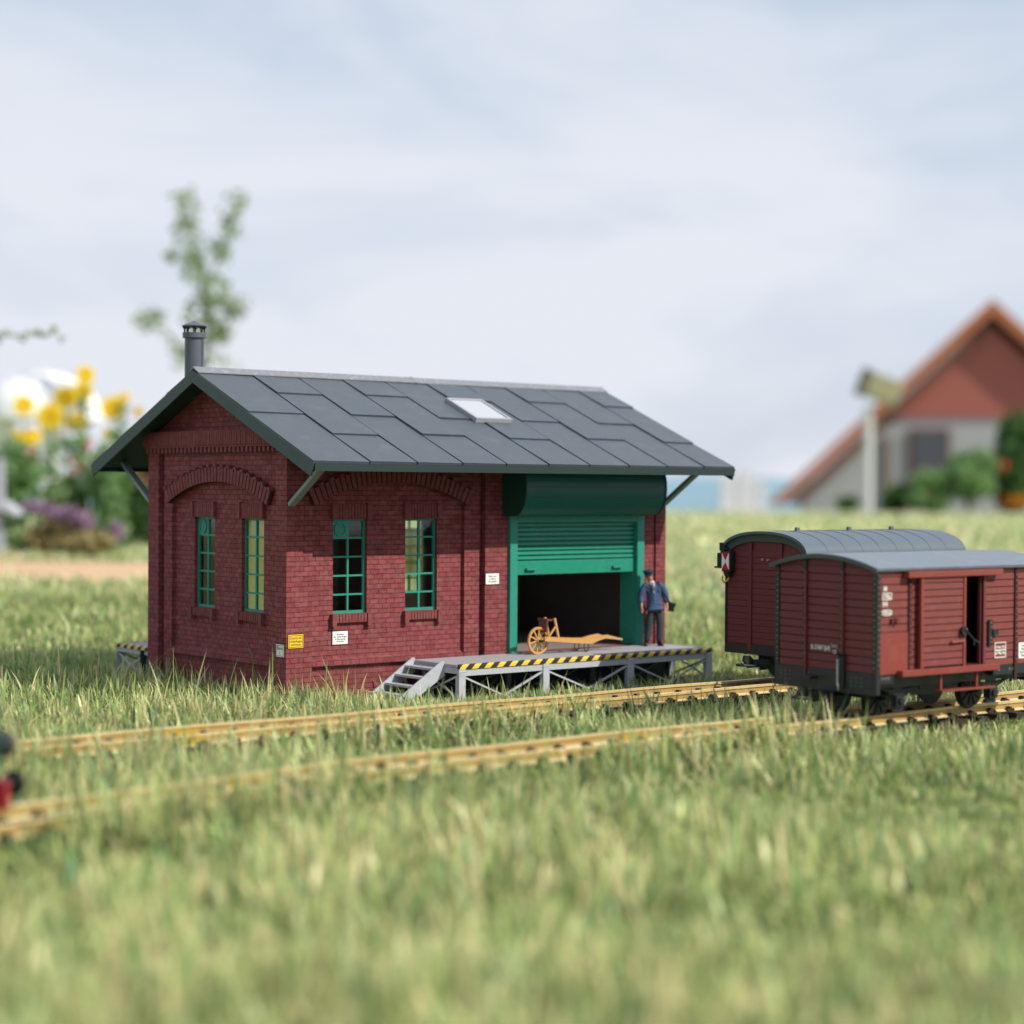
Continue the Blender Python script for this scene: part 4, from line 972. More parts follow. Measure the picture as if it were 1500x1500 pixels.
# shoulder bag: hangs from his shoulder, a thing of its own
K = MH / 1.78
bg = empty('shoulder_bag', pm.location, pm.rotation_euler.z, 'black leather shoulder bag hanging at the uniformed man\'s hip', 'bag')
m = MB(); Tb = Matrix.Translation((.43 * K, .06 * K, .90 * K)) @ Matrix.Rotation(R(12), 4, 'Y'); m.box(-.06 * K, .06 * K, -.12 * K, .12 * K, -.10 * K, .10 * K, Tb); m.box(-.075 * K, .075 * K, -.125 * K, .125 * K, .03 * K, .115 * K, Tb); m.build('pouch', M['leather'], bg, bevel=.02)
m = MB(); sp_pts = [(.40, .02, .98), (.30, -.12, 1.10), (.19, -.16, 1.25), (.11, -.145, 1.40), (.08, -.07, 1.50), (.09, .04, 1.50), (.20, .14, 1.3), (.40, .14, .98)]
for a, b in zip(sp_pts[:-1], sp_pts[1:]): m.bar([c * K for c in a], [c * K for c in b], .03 * K, .012 * K, (.3, 1, 0), ext=.006)
m.build('strap', M['leather'], bg)

# ------------------------------------------------------------------ locomotive front at the left edge
lx, ly = -14.62, -12.68 + c2(-14.62)
lx += RT.x * .06; ly += RT.y * .06
lo = empty('locomotive', (lx, ly, 0), R(24), 'dark green locomotive nose with red buffer beam at the left edge', 'locomotive')
M['locogreen'] = pmat('dark_loco_green', (.012, .06, .05, 1), .35, .1); M['locored'] = pmat('loco_red', (.28, .02, .03, 1), .4, .08); M['lampglass'] = pmat('pale_lamp_glass', (.62, .58, .42, 1), .15, .05, bump=0)
m = MB(); m.box(-5.0, -.55, -1.0, 1.0, 1.35, 2.45); m.box(-4.6, -2.6, -1.15, 1.15, 2.45, 4.2); m.build('body', M['locogreen'], lo, bevel=.08)
m = MB(); m.box(-.55, -.42, -1.05, 1.0, .80, 1.25); m.build('buffer_beam', M['locored'], lo, bevel=.02)
for y in (-.85, .85):
    m = MB(); m.tube([(-.42, y, 1.15), (-.15, y, 1.15), (-.14, y, 1.15), (-.08, y, 1.15)], [.09, .09, .2, .2], 16); m.build('buffer', M['iron'], lo, auto=35)
    m = MB(); m.tube([(-.6, y, 1.75), (-.30, y, 1.75)], .2, 16); h_ = m.build('headlight', M['iron'], lo, auto=35)
    m = MB(); m.tube([(-.31, y, 1.75), (-.27, y, 1.75)], .165, 16); m.build('lens', M['lampglass'], h_, auto=35)
for x in (-1.3, -3.6): 
    m = MB()
    for y in (-.62, .62): m.tube([(x, y - .06, .95), (x, y + .06, .95)], .46, 20)
    m.tube([(x, -.6, .95), (x, .6, .95)], .05, 8); m.build('wheel', M['locored'], lo, auto=35)
m = MB(); m.box(-5.0, -.55, -.85, -.7, .9, 1.34); m.box(-5.0, -.55, .7, .85, .9, 1.34); m.build('frame', M['locored'], lo)

# ------------------------------------------------------------------ ground
def lawn_h(d):
    if d < 430: return 0.0
    t = min(1, (d - 430) / 1600); return -130 * t * t * (3 - 2 * t)
fl = Vector((_fw.x, _fw.y, 0)); rl_ = Vector((_rt.x, _rt.y, 0)); C0 = Vector((CAM.x, CAM.y, 0))
ds = [-60, 0, 10, 20, 40, 80, 160, 300, 430, 480, 530, 580, 640, 720, 820, 950, 1100, 1300, 1550, 2030, 4000, 9000, 20000, 45000]
m = MB(); vs = []; fs = []; nn = 17
for d in ds:
    hw = max(120, abs(d) * 1.6)
    for k in range(nn):
        s_ = -1 + 2 * k / (nn - 1); p = C0 + fl * d + rl_ * (hw * s_); vs.append((p.x, p.y, lawn_h(d)))
for i in range(len(ds) - 1):
    for k in range(nn - 1): a = i * nn + k; fs.append((a, a + 1, a + nn + 1, a + nn))
m.add(vs, fs)
a = N('lawn_soil'); g = a.geo()
f1 = a.ramp(a.noise(g, .05, 4, .6), .35, .65); f2 = a.ramp(a.noise(g, 1.1, 6, .75), .3, .7); f3 = a.ramp(a.noise(g, .35, 5, .7), .4, .65)
c = a.mix(f2, (.045, .065, .018, 1), (.22, .26, .085, 1)); c = a.mix(a.math('MULTIPLY', f3, .55), c, (.30, .27, .12, 1)); c = a.mix(a.math('MULTIPLY', f1, .4), c, (.20, .26, .09, 1))
dist = a.n('ShaderNodeVectorMath', operation='DISTANCE'); a.l(g, dist.inputs[0]); dist.inputs[1].default_value = (0, 0, 0)
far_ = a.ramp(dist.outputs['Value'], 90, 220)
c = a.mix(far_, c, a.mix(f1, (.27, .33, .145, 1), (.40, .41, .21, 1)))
val = a.ramp(dist.outputs['Value'], 900, 1600)       # the valley beyond the garden, haze put into its colour
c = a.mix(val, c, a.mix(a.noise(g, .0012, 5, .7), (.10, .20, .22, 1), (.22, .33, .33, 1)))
a.l(c, a.b.inputs['Base Color']); a.b.inputs['Roughness'].default_value = .95; a.b.inputs['Specular IOR Level'].default_value = .1; a.bump(f2, .5, .2)
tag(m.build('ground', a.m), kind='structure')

# hills on the horizon
m = MB(); vs = []; fs = []; nh = 120
for i, d in enumerate((11000, 13500, 16000)):
    for k in range(nh + 1):
        s_ = -1 + 2 * k / nh; p = C0 + fl * d + rl_ * (d * .9 * s_)
        h = -130 if i != 1 else 55 + 60 * noise.noise(Vector((s_ * 5, .3, 0))) + 25 * noise.noise(Vector((s_ * 17, 1.3, 0)))
        vs.append((p.x, p.y, h))
for i in range(2):
    for k in range(nh): a_ = i * (nh + 1) + k; fs.append((a_, a_ + 1, a_ + nh + 2, a_ + nh + 1))
m.add(vs, fs)
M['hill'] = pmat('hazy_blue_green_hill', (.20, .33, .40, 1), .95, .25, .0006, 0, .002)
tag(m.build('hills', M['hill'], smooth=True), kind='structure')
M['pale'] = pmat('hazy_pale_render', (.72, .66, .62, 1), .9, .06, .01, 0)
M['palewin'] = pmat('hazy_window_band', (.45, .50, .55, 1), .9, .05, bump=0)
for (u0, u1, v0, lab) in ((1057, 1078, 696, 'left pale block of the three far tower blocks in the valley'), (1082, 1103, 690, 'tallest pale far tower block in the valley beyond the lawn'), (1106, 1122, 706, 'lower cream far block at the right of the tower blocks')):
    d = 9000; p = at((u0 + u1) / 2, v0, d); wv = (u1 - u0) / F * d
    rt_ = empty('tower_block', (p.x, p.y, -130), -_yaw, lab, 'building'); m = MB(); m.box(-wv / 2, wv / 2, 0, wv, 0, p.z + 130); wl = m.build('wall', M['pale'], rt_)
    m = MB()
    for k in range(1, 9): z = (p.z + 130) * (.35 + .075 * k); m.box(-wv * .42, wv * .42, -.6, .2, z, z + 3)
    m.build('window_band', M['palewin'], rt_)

# sandy path behind on the left
def gp(u, v): 
    dr = FWD + RT * ((u - 750) / F) + UP * ((750 - v) / F); k = -CAM.z / dr.z; return CAM + dr * k
pa = [gp(-260, 847), gp(330, 851), gp(330, 826), gp(-260, 821)]
m = MB(); m.add([(p.x, p.y, .03) for p in pa], [(0, 1, 2, 3)])
M['sand'] = pmat('sandy_path', (.60, .40, .24, 1), .9, .18, .6, .3, 6)
tag(m.build('path', M['sand']), kind='structure')

# ------------------------------------------------------------------ foliage helpers
def leaves(m, c, rad, n, size, squash=1.0, elong=1.8, rg=random):
    for _ in range(n):
        while True:
            x, y, z = rg.uniform(-1, 1), rg.uniform(-1, 1), rg.uniform(-1, 1)
            if x * x + y * y + z * z <= 1: break
        p = Vector((c[0] + x * rad[0], c[1] + y * rad[1], c[2] + z * rad[2]))
        if p.z < .05: p.z = abs(p.z) + .05
        d = Vector((rg.gauss(0, 1), rg.gauss(0, 1), rg.gauss(0, .7))).normalized(); e = d.orthogonal(); e.rotate(Matrix.Rotation(rg.uniform(0, 6.28), 3, d)); s_ = size * rg.uniform(.6, 1.3)
        m.add([p - d * s_ * elong / 2, p + e * s_ * .5, p + d * s_ * elong / 2, p - e * s_ * .5], [(0, 1, 2, 3)])
M['leafdark'] = leaf_mat('dark_leaves', (.075, .15, .055, 1)); M['leafmid'] = leaf_mat('mid_leaves', (.21, .34, .16, 1), .3, .45); M['leaflight'] = leaf_mat('light_leaves', (.27, .38, .18, 1), .3, .45)
M['leafgrey'] = leaf_mat('grey_green_leaves', (.30, .38, .24, 1), .35, .5); M['petal'] = leaf_mat('yellow_petals', (.92, .64, .03, 1), .12); M['purple'] = leaf_mat('purple_flowers', (.34, .22, .36, 1), .3); M['pink'] = leaf_mat('pink_flowers', (.75, .32, .38, 1), .2)
M['rust'] = leaf_mat('rusty_leaves', (.36, .30, .16, 1), .4); M['redf'] = leaf_mat('red_flowers', (.75, .08, .09, 1), .1); M['orange'] = leaf_mat('orange_flowers', (.65, .28, .05, 1), .1)
M['bark'] = pmat('bark', (.12, .085, .055, 1), .9, .3); M['stem'] = pmat('green_stem', (.10, .17, .05, 1), .8, .2)

def sapling():
    d = 235; px = d / F
    base = ground_at(285, d); root = empty('young_tree', base, 0, 'slender young tree with sparse leaf clumps behind the chimney', 'tree')
    def lp(u, v, dd=0): p = at(u, v, d + dd); return Vector((p.x - base.x, p.y - base.y, max(p.z, 0)))
    m = MB(); m.tube([Vector((0, 0, 0)), lp(290, 560), lp(305, 500), lp(295, 420), lp(285, 370), lp(275, 300)], [.5, .3, .24, .17, .1, .04], 8)
    m.tube([lp(298, 440), lp(322, 370), lp(345, 300)], [.1, .07, .03], 6); m.tube([lp(298, 540), lp(255, 500), lp(215, 465)], [.12, .08, .03], 6); m.tube([lp(303, 500), lp(335, 470), lp(352, 440)], [.1, .06, .03], 6)
    m.build('trunk', M['bark'], root)
    m = MB()
    for (u, v, ru, rv, n_) in ((275, 300, 15, 22, 70), (268, 335, 14, 22, 80), (262, 375, 22, 12, 60), (283, 378, 18, 16, 70), (290, 405, 26, 10, 60), (350, 300, 13, 18, 60), (335, 335, 14, 20, 60), (320, 365, 18, 16, 60), (318, 430, 24, 26, 150), (300, 465, 34, 24, 200), (345, 450, 18, 16, 90), (322, 490, 18, 14, 90), (215, 470, 24, 16, 110), (262, 520, 18, 22, 70), (328, 530, 22, 12, 24), (250, 380, 8, 6, 14)):
        c_ = lp(u, v, random.uniform(-1, 1)); leaves(m, c_, (ru * px * 1.12, ru * px * 1.2, rv * px * 1.15), int(n_ * .55), .58)
    for (u0, v0, u1, v1, n_) in ((305, 560, 300, 420, 60), (300, 420, 272, 290, 80), (300, 440, 350, 290, 70), (300, 540, 212, 465, 26), (303, 500, 356, 440, 40)):
        for k in range(n_):
            t_ = random.random(); leaves(m, lp(u0 + (u1 - u0) * t_ + random.gauss(0, 9), v0 + (v1 - v0) * t_ + random.gauss(0, 9), random.uniform(-1.5, 1.5)), (.3, .3, .3), 1, .55)
    m.build('crown', M['leafgrey'], root)
sapling()
def edge_tree():
    d = 120; px = d / F; base = ground_at(-190, d); root = empty('garden_tree', base, 0, 'tree off the left edge with one leafy branch reaching in', 'tree')
    def lp(u, v, dd=0): p = at(u, v, d + dd); return Vector((p.x - base.x, p.y - base.y, max(p.z, 0)))
    m = MB(); m.tube([Vector((0, 0, 0)), lp(-190, 600), lp(-185, 430)], [.5, .4, .2], 8); m.tube([lp(-188, 520), lp(-80, 494), lp(20, 491), lp(85, 487)], [.15, .09, .05, .02], 6); m.build('trunk', M['bark'], root)
    m = MB()
    for u in range(-60, 90, 9): leaves(m, lp(u + random.uniform(-5, 5), 491 + random.uniform(-6, 5)), (9 * px, 12 * px, 6 * px), random.randint(2, 9), .26)
    leaves(m, lp(-190, 420), (90 * px, 60 * px, 70 * px), 500, .5); m.build('crown', M['leafgrey'], root)
edge_tree()
def sunflower(u, v, big, d, label):
    base = ground_at(u + random.uniform(-6, 6), d); p = at(u, v, d); root = empty('sunflower', base, 0, label, 'flower', 'yellow flowers above the left bed')
    top = Vector((p.x - base.x, p.y - base.y, p.z)); m = MB(); m.tube([Vector((0, 0, 0)), top * .5 + Vector((.1, 0, 0)), top], [.12, .09, .06], 6); m.build('stem', M['stem'], root)
    m = MB(); r_ = big
    tocam = (CAM - p).normalized(); q = tocam.to_track_quat('Z', 'Y').to_matrix().to_4x4(); q = Matrix.Translation(top) @ q @ Matrix.Rotation(random.uniform(-.4, .4), 4, 'X')
    for k in range(16):
        a_ = 2 * math.pi * k / 16; c_, s_ = math.cos(a_), math.sin(a_); a2 = a_ + .22; a3 = a_ - .22
        m.add([q @ Vector((r_ * .2 * math.cos(a3), r_ * .2 * math.sin(a3), .05)), q @ Vector((r_ * .7 * math.cos(a3), r_ * .7 * math.sin(a3), .12)), q @ Vector((r_ * c_, r_ * s_, .0)), q @ Vector((r_ * .7 * math.cos(a2), r_ * .7 * math.sin(a2), .12)), q @ Vector((r_ * .2 * math.cos(a2), r_ * .2 * math.sin(a2), .05))], [(0, 1, 2, 3, 4)])
    fh = m.build('flower_head', M['petal'], root)
    m = MB(); m.tube([q @ Vector((0, 0, 0)), q @ Vector((0, 0, .16))], [r_ * .28, r_ * .2], 10); m.build('seed_disc', M['orange'], fh)
    m = MB()
    for k in range(5): c_ = top * random.uniform(.45, .9); leaves(m, c_, (.9, .9, .6), 9, .45)
    m.build('leaves', M['leafmid'], root)
sl = [(125, 549, .85, 'topmost small yellow flower of the left bed'), (121, 574, .95, 'yellow flower just below the topmost one'), (96, 582, 1.15, 'broad yellow flower in front of the white canopy'), (35, 594, 1.0, 'yellow flower near the left edge of the photo'), (74, 610, 1.25, 'large yellow flower low in the middle of the bed'), (166, 598, 1.15, 'round yellow flower standing alone near the shed roof'), (112, 619, 1.0, 'darker yellow flower right of the big low one'), (48, 640, .85, 'low yellow flower above the green shrub'), (26, 640, .6, 'small pale yellow flower low at the far left'), (183, 582, .5, 'tiny pale yellow flower behind the lone round one'), (160, 636, .6, 'pale yellow flower low beside the roof corner'), (203, 603, .5, 'small yellow flower touching the roof edge')]
for i, (u, v, b, lab) in enumerate(sl): sunflower(u, v, b * 1.15, 172 + (i % 4) * 3, lab)
def shrub(name, u, d, hw, v_top, mat, n, size, label, cat, group=None, extra=None, stems=True):
    base = ground_at(u, d); px = d / F; top = at(u, v_top, d).z; root = empty(name, base, 0, label, cat, group)
    m = MB(); rr = hw * px
    if stems:
        for k in range(7): a_ = random.uniform(0, 6.28); m.tube([Vector((0, 0, 0)), Vector((rr * .5 * math.cos(a_), rr * .5 * math.sin(a_), top * random.uniform(.5, .8)))], [.1 * px * 15, .03 * px * 15], 5)
        m.build('stem', M['stem'], root)
    m = MB()
    for k in range(9):
        a_ = random.uniform(0, 6.28); q = random.uniform(0, .6); h_ = top * random.uniform(.2, .78)
        leaves(m, (rr * q * math.cos(a_), rr * q * math.sin(a_), h_), (rr * .5, rr * .5, top * .26), n // 9, size)
    f_ = m.build('foliage', mat, root)
    if extra:
        for (du, v, ru, rv, mt_, n_) in extra:
            m = MB(); p = at(u + du, v, d - rr * .5); leaves(m, (p.x - base.x, p.y - base.y, p.z), (ru * px, ru * px, rv * px), n_, size * .9); m.build('blossom', mt_, root)
    return root
G = 'shrubs of the left flowerbed'
shrub('shrub', 20, 168, 55, 640, M['leafmid'], 1100, .5, 'light green shrub at the left edge of the flowerbed', 'shrub', G)
shrub('shrub', 90, 170, 52, 652, M['leaflight'], 1100, .5, 'pale green shrub below the yellow flowers', 'shrub', G, [(-45, 665, 10, 10, M['pink'], 12), (20, 680, 10, 14, M['pink'], 10)])
shrub('shrub', 155, 168, 50, 650, M['leafmid'], 1100, .5, 'tall green shrub left of the brick shed', 'shrub', G, [(0, 672, 9, 10, M['pink'], 10), (-25, 650, 8, 8, M['pink'], 6)])
shrub('shrub', 215, 172, 45, 675, M['leafdark'], 900, .5, 'darker green shrub partly behind the shed corner', 'shrub', G, [(-8, 705, 8, 10, M['pink'], 60)])
shrub('shrub', 270, 176, 50, 690, M['leafmid'], 500, .5, 'green shrub hidden mostly behind the brick shed', 'shrub', G)
shrub('flowering_plant', 95, 150, 62, 745, M['rust'], 1500, .42, 'low rusty brown plant with purple blooms at the bed edge', 'plant', None, [(-40, 742, 26, 9, M['purple'], 70), (0, 752, 26, 11, M['purple'], 110), (30, 764, 18, 12, M['purple'], 60)])
shrub('flowering_plant', 168, 154, 34, 762, M['leafmid'], 260, .42, 'small plant with bright purple flowers beside the shed wall', 'plant', None, [(0, 780, 14, 14, M['purple'], 130)])
shrub('flowering_plant', 35, 152, 36, 760, M['leaflight'], 420, .42, 'low yellow green plant beside the grey bench end', 'plant')
shrub('flowering_plant', 128, 147, 42, 780, M['rust'], 700, .42, 'small orange brown plant in front of the purple blooms', 'plant')
# white canopy behind the flowers
d = 250; base = ground_at(62, d); px = d / F; top = at(62, 545, d).z
cn = empty('garden_canopy', base, -_yaw, 'white domed garden canopy behind the yellow flowers', 'canopy'); M['canvas'] = pmat('white_canvas', (.86, .86, .86, 1), .8, .04)
m = MB(); vs = []; fs = []; aa, bb = 20, 8; rx = 88 * px; zb_ = at(62, 615, d).z
for j in range(bb + 1):
    t_ = math.pi / 2 * j / bb
    for i in range(aa): q = 2 * math.pi * i / aa; vs.append((rx * math.cos(t_) * math.cos(q), rx * math.cos(t_) * math.sin(q), zb_ + (top - zb_) * math.sin(t_)))
for j in range(bb):
    for i in range(aa): fs.append((j * aa + i, j * aa + (i + 1) % aa, (j + 1) * aa + (i + 1) % aa, (j + 1) * aa + i))
m.add(vs, fs); m.build('canopy_cloth', M['canvas'], cn, smooth=True)
m = MB(); m.box(-rx, -rx * .45, -.4, .4, 0, zb_); m.box(rx * -.02, rx * .32, -.4, .4, 0, zb_); m.build('side_curtain', M['canvas'], cn)
# grey bench end
d = 145; base = ground_at(2, d); px = d / F
bn = empty('garden_bench', base, -_yaw, 'grey garden bench end cut by the left edge', 'bench'); M['benchgrey'] = pmat('weathered_grey_wood', (.42, .44, .50, 1), .8, .15)
m = MB(); m.box(-6 * px, 4 * px, -.2, .2, 0, at(2, 672, d).z); m.build('post', M['benchgrey'], bn)
m = MB(); z_ = at(2, 742, d).z; m.prism([(-120 * px, z_ - .3), (8 * px, z_ - .3), (26 * px, z_ - .7), (26 * px, z_ - .35), (8 * px, z_ + .4), (-120 * px, z_ + .4)], -1.2, 1.2, 'y'); m.build('seat', M['benchgrey'], bn)
m = MB(); m.box(-110 * px, -104 * px, -.2, .2, 0, z_); m.build('leg', M['benchgrey'], bn)

# ------------------------------------------------------------------ house on the right
def house():
    d = 1500.0; k = d / F; gz = -60.0
    o = at(1448, 745, d); root = empty('house', (o.x, o.y, gz), -_yaw - R(8), 'big house with red tiled roof and red boarded gable at the right edge', 'house')
    X = lambda u: (u - 1448) * k
    Z = lambda v: at(1448, v, d).z - gz
    M['render'] = pmat('pale_grey_render', (.36, .35, .345, 1), .9, .10, .02, 0); M['cladding'] = pmat('red_brown_cladding', (.34, .10, .075, 1), .8, .12, .02, 0); M['tile'] = pmat('orange_red_roof_tile', (.42, .14, .06, 1), .8, .2, .05, 0); M['darkwin'] = pmat('dark_window', (.07, .07, .085, 1), .2, .1, bump=0); M['brownwood'] = pmat('brown_wood_frame', (.13, .06, .035, 1), .7, .1, bump=0)
    D = 260.0
    m = MB(); m.prism([(X(1180), 0), (X(1180), Z(722)), (X(1316), Z(612)), (X(1600), Z(612)), (X(1600), 0)], 0, D, 'y'); m.build('wall', M['render'], root)
    m = MB(); m.prism([(X(1308), Z(612)), (X(1318), Z(600)), (X(1448), Z(478)), (X(1580), Z(600)), (X(1600), Z(612))], -2.0, D, 'y'); m.build('gable_cladding', M['cladding'], root)
    t = 13 * k
    def slope(pts, name):
        m = MB(); m.prism(pts, -14, D + 10, 'y'); return m.build(name, M['tile'], root)
    slope([(X(1128), Z(741)), (X(1448), Z(441)), (X(1448), Z(441) - t * 1.7), (X(1146), Z(741))], 'roof')
    slope([(X(1449), Z(441)), (X(1720), Z(690)), (X(1700), Z(690)), (X(1449), Z(441) - t * 1.7)], 'roof')
    m = MB(); m.prism([(X(1146) + 2, Z(741)), (X(1448), Z(441) - t * 1.75), (X(1448), Z(441) - t * 3.1), (X(1176), Z(741))], -8, -2, 'y'); m.build('bargeboard', M['brownwood'], root)
    for (u0, u1, v0, v1) in ((1338, 1390, 634, 715),):
        m = MB(); m.box(X(u0) - 3.5, X(u1) + 1, -3, -1, Z(v1), Z(v0) + 3); w_ = m.build('window', M['brownwood'], root); m = MB(); m.box(X(u0), X(u1) - 1, -3.6, -3.05, Z(v1) + 1, Z(v0)); m.build('pane', M['darkwin'], w_)
    m = MB(); m.box(X(1296), X(1304), -4, -1, 0, Z(640)); m.box(X(1288), X(1312), -9, -1, Z(612), Z(600)); m.build('downpipe', M['brownwood'], root)
house()
# flood light post in front of the house
d = 430; px = d / F; base = ground_at(1271, d); ps = empty('lamp_post', base, -_yaw, 'pale post with tilted khaki lamp head in front of the house', 'lamp post')
M['postgrey'] = pmat('pale_post', (.55, .55, .56, 1), .7, .05, bump=0); M['khaki'] = pmat('khaki_lamp_head', (.30, .29, .17, 1), .7, .1, bump=0); M['khakidark'] = pmat('dark_khaki', (.10, .11, .06, 1), .7, .1, bump=0)
m = MB(); m.tube([Vector((0, 0, 0)), Vector((0, 0, at(1271, 596, d).z))], 6.5 * px, 12); m.build('post', M['postgrey'], ps)
hc = at(1286, 568, d); lc = Vector(((1286 - 1271) * px, 0, hc.z)); Tm = Matrix.Translation(lc) @ Matrix.Rotation(R(20), 4, 'Y')
m = MB(); m.box(-20 * px, 30 * px, -16 * px, 16 * px, -18 * px, 18 * px, Tm); hd_ = m.build('lamp_head', M['khaki'], ps, bevel=2 * px)
m = MB(); m.box(-30 * px, -20 * px, -17 * px, 17 * px, -20 * px, 20 * px, Tm); m.build('lamp_rim', M['khakidark'], hd_, bevel=1 * px)
G = 'shrubs in front of the house'
shrub('garden_shrub', 1495, 470, 52, 600, M['leafdark'], 1500, 1.5, 'big dark green shrub with red bloom at the right edge', 'shrub', G, [(-28, 683, 9, 10, M['redf'], 70), (-8, 735, 26, 8, M['orange'], 120)])
shrub('garden_shrub', 1420, 465, 50, 660, M['leafmid'], 1300, 1.5, 'mid green shrub in front of the pale house wall', 'shrub', G, [(-10, 705, 6, 6, M['orange'], 10)])
shrub('garden_shrub', 1355, 462, 36, 690, M['leafmid'], 900, 1.5, 'green shrub below the dark house window', 'shrub', G, [(5, 718, 6, 6, M['orange'], 10)])
shrub('garden_shrub', 1320, 468, 32, 705, M['leafdark'], 600, 1.5, 'low dark shrub right of the lamp post', 'shrub', G)
shrub('garden_shrub', 1240, 475, 18, 728, M['leafdark'], 240, 1.3, 'small low shrub left of the lamp post', 'shrub', G)

# ------------------------------------------------------------------ grass
def grass(name, label, regs):
    VV, FF4, FF3, CC = [], [], [], []
    off = 0
    for (d0, d1, dens, hlo, hhi, wid, seg) in regs:
        fan = .36 if d0 < 60 else .31
        area = fan * (d1 ** 2 - d0 ** 2); n = int(area * dens)
        d = np.sqrt(rng.uniform(d0 ** 2, d1 ** 2, n)); s = rng.uniform(-fan, fan, n) * d
        x = CAM.x + _fw.x * d + _rt.x * s; y = CAM.y + _fw.y * d + _rt.y * s
        # clumping
        cl = np.sin(x * 1.7 + 2 * np.sin(y * .9)) * np.sin(y * 1.9 + 1.5 * np.sin(x * 1.1)); cl2 = np.sin(x * .31 + 1.3 * np.sin(y * .23)) * np.sin(y * .37 + x * .11)
        keep = rng.uniform(0, 1, n) < (.72 + .28 * cl)
        keep &= ~((x > .02) & (x < L - .02) & (y > .02) & (y < W - .02))
        keep &= ~((x > 4.1) & (x < 13.2) & (y > -2.0) & (y < 0) & (rng.uniform(0, 1, n) < .9))
        keep &= ~((x > -1.6) & (x < 9.4) & (y > W - .6) & (y < W + 2.2) & (rng.uniform(0, 1, n) < .8))
        keep &= ~((x > 2.6) & (x < 4) & (y > -1.5) & (y < -.45) & (rng.uniform(0, 1, n) < .8))
        # path
        pn = ((x - pa[0].x) * (pa[1].y - pa[0].y) - (y - pa[0].y) * (pa[1].x - pa[0].x))
        def side(a, b): return ((b.x - a.x) * (y - a.y) - (b.y - a.y) * (x - a.x))
        inp = (side(pa[0], pa[1]) > 0) & (side(pa[1], pa[2]) > 0) & (side(pa[2], pa[3]) > 0) & (side(pa[3], pa[0]) > 0)
        keep &= ~inp
        c2v = np.where(x < -4.5, -.040 * np.maximum(0, -4.5 - x) ** 1.53, 0)
        t1d = np.abs(y + 6.5); t2d = np.abs(y + 12.68 - c2v)
        between = (t1d < .66) | (t2d < .66)
        keep &= ~(between & (rng.uniform(0, 1, n) < np.where((x < -8) & (y < -11), .35, .80)))
        keep &= ~(((np.abs(t1d - .62) < .09) | (np.abs(t2d - .62) < .09)))
        x, y, d, cl, cl2 = x[keep], y[keep], d[keep], cl[keep], cl2[keep]; between = between[keep]; t1d = t1d[keep]; t2d = t2d[keep]; c2v = c2v[keep]; n = len(x)
        h = rng.uniform(hlo, hhi, n) * np.clip(1 + .32 * cl + .38 * cl2, .35, 1.8); tall = rng.uniform(0, 1, n) < .04; h[tall] *= 1.5
        h[between] *= .62
        farside = ((y > -5.88) & (y < -5.0)); h[farside] *= .75
        nearside = ((t1d < 1.15) & (y < -7.1)) | ((t2d < 1.1) & (y < -13.2 + c2v)); h[nearside] *= .80
        wall = ((x > -1.2) & (x < 4.0) & (y > -1.2) & (y < 0)) | ((x < 0) & (x > -.9) & (y > 0) & (y < W)); h[wall] *= 1.15
        far_s = (y > -5.3) & (y < 0) & (x > 1.2) & (x < 15); sp = far_s & (rng.uniform(0, 1, n) > .07); h[sp] *= .42; low = ((y >= 0) | ((y > -5.0) & (x < 1.2))) & (d < 75); h[low & ~tall] *= .74
        fr = (y < -13.3 + c2v) & (y > -15.2 + c2v) & (x < 5); h[fr] *= 1.42; frl = fr & (x < -5); h[frl] *= 1.35; h[between & (x < -8) & (y < -11)] *= 1.5; mid = (y < -7.2) & ~fr; h[mid] *= .86; pt = (cl2 < -.35) & (rng.uniform(0, 1, n) < .6); h[pt] *= .6; frw = (y < -13.2) & (y > -15.8) & (x > 4.8); h[frw] *= .55; frb = (t2d < .66) & (x > 5); h[frb] *= .6; fr2 = (y < -7.15) & (y > -8.6) & (x < 12); h[fr2] *= 1.5
        az = rng.uniform(0, 2 * np.pi, n); lean = np.abs(rng.normal(.42, .42, n)); lean = np.clip(lean, 0, 1.45)
        th = rng.uniform(0, 1, n) < .30; lean[th] = rng.uniform(1.0, 1.5, th.sum())
        w = wid * rng.uniform(.6, 1.25, n); bw_ = rng.uniform(0, 1, n) < .10; w[bw_] *= 2.1
        fx, fy = np.cos(az), np.sin(az); bx, by = -fy, fx
        # face blades roughly at random
        tz = rng.uniform(-.6, .6, n); bx2 = bx * np.cos(tz) - by * np.sin(tz); by2 = bx * np.sin(tz) + by * np.cos(tz)
        rows = []
        K_ = seg
        for k in range(K_ + 1):
            t = k / K_; r = h * np.sin(lean) * (t ** 1.7); z = h * t * (np.cos(lean) + (1 - np.cos(lean)) * (1 - t) * .6)
            ww = w * (1 - t) ** .6 if k < K_ else w * 0
            cx, cy = x + fx * r, y + fy * r
            if k < K_:
                rows.append(np.stack([cx - bx2 * ww / 2, cy - by2 * ww / 2, z - .02], 1)); rows.append(np.stack([cx + bx2 * ww / 2, cy + by2 * ww / 2, z - .02], 1))
            else: rows.append(np.stack([cx, cy, z], 1))
        nv = len(rows); v = np.stack(rows, 1).reshape(-1, 3)
        base = off + np.arange(n) * nv
        for k in range(K_ - 1): FF4.append(np.stack([base + 2 * k, base + 2 * k + 1, base + 2 * k + 3, base + 2 * k + 2], 1))
        k = K_ - 1; FF3.append(np.stack([base + 2 * k, base + 2 * k + 1, base + 2 * k + 2], 1))
        # colours
        g1 = np.array([.19, .34, .09]); g2 = np.array([.60, .66, .26]); st = np.array([.82, .70, .38]); bl = np.array([.15, .29, .12])
        q = rng.uniform(0, 1, n)[:, None]; col = g1 * (1 - q) + g2 * q
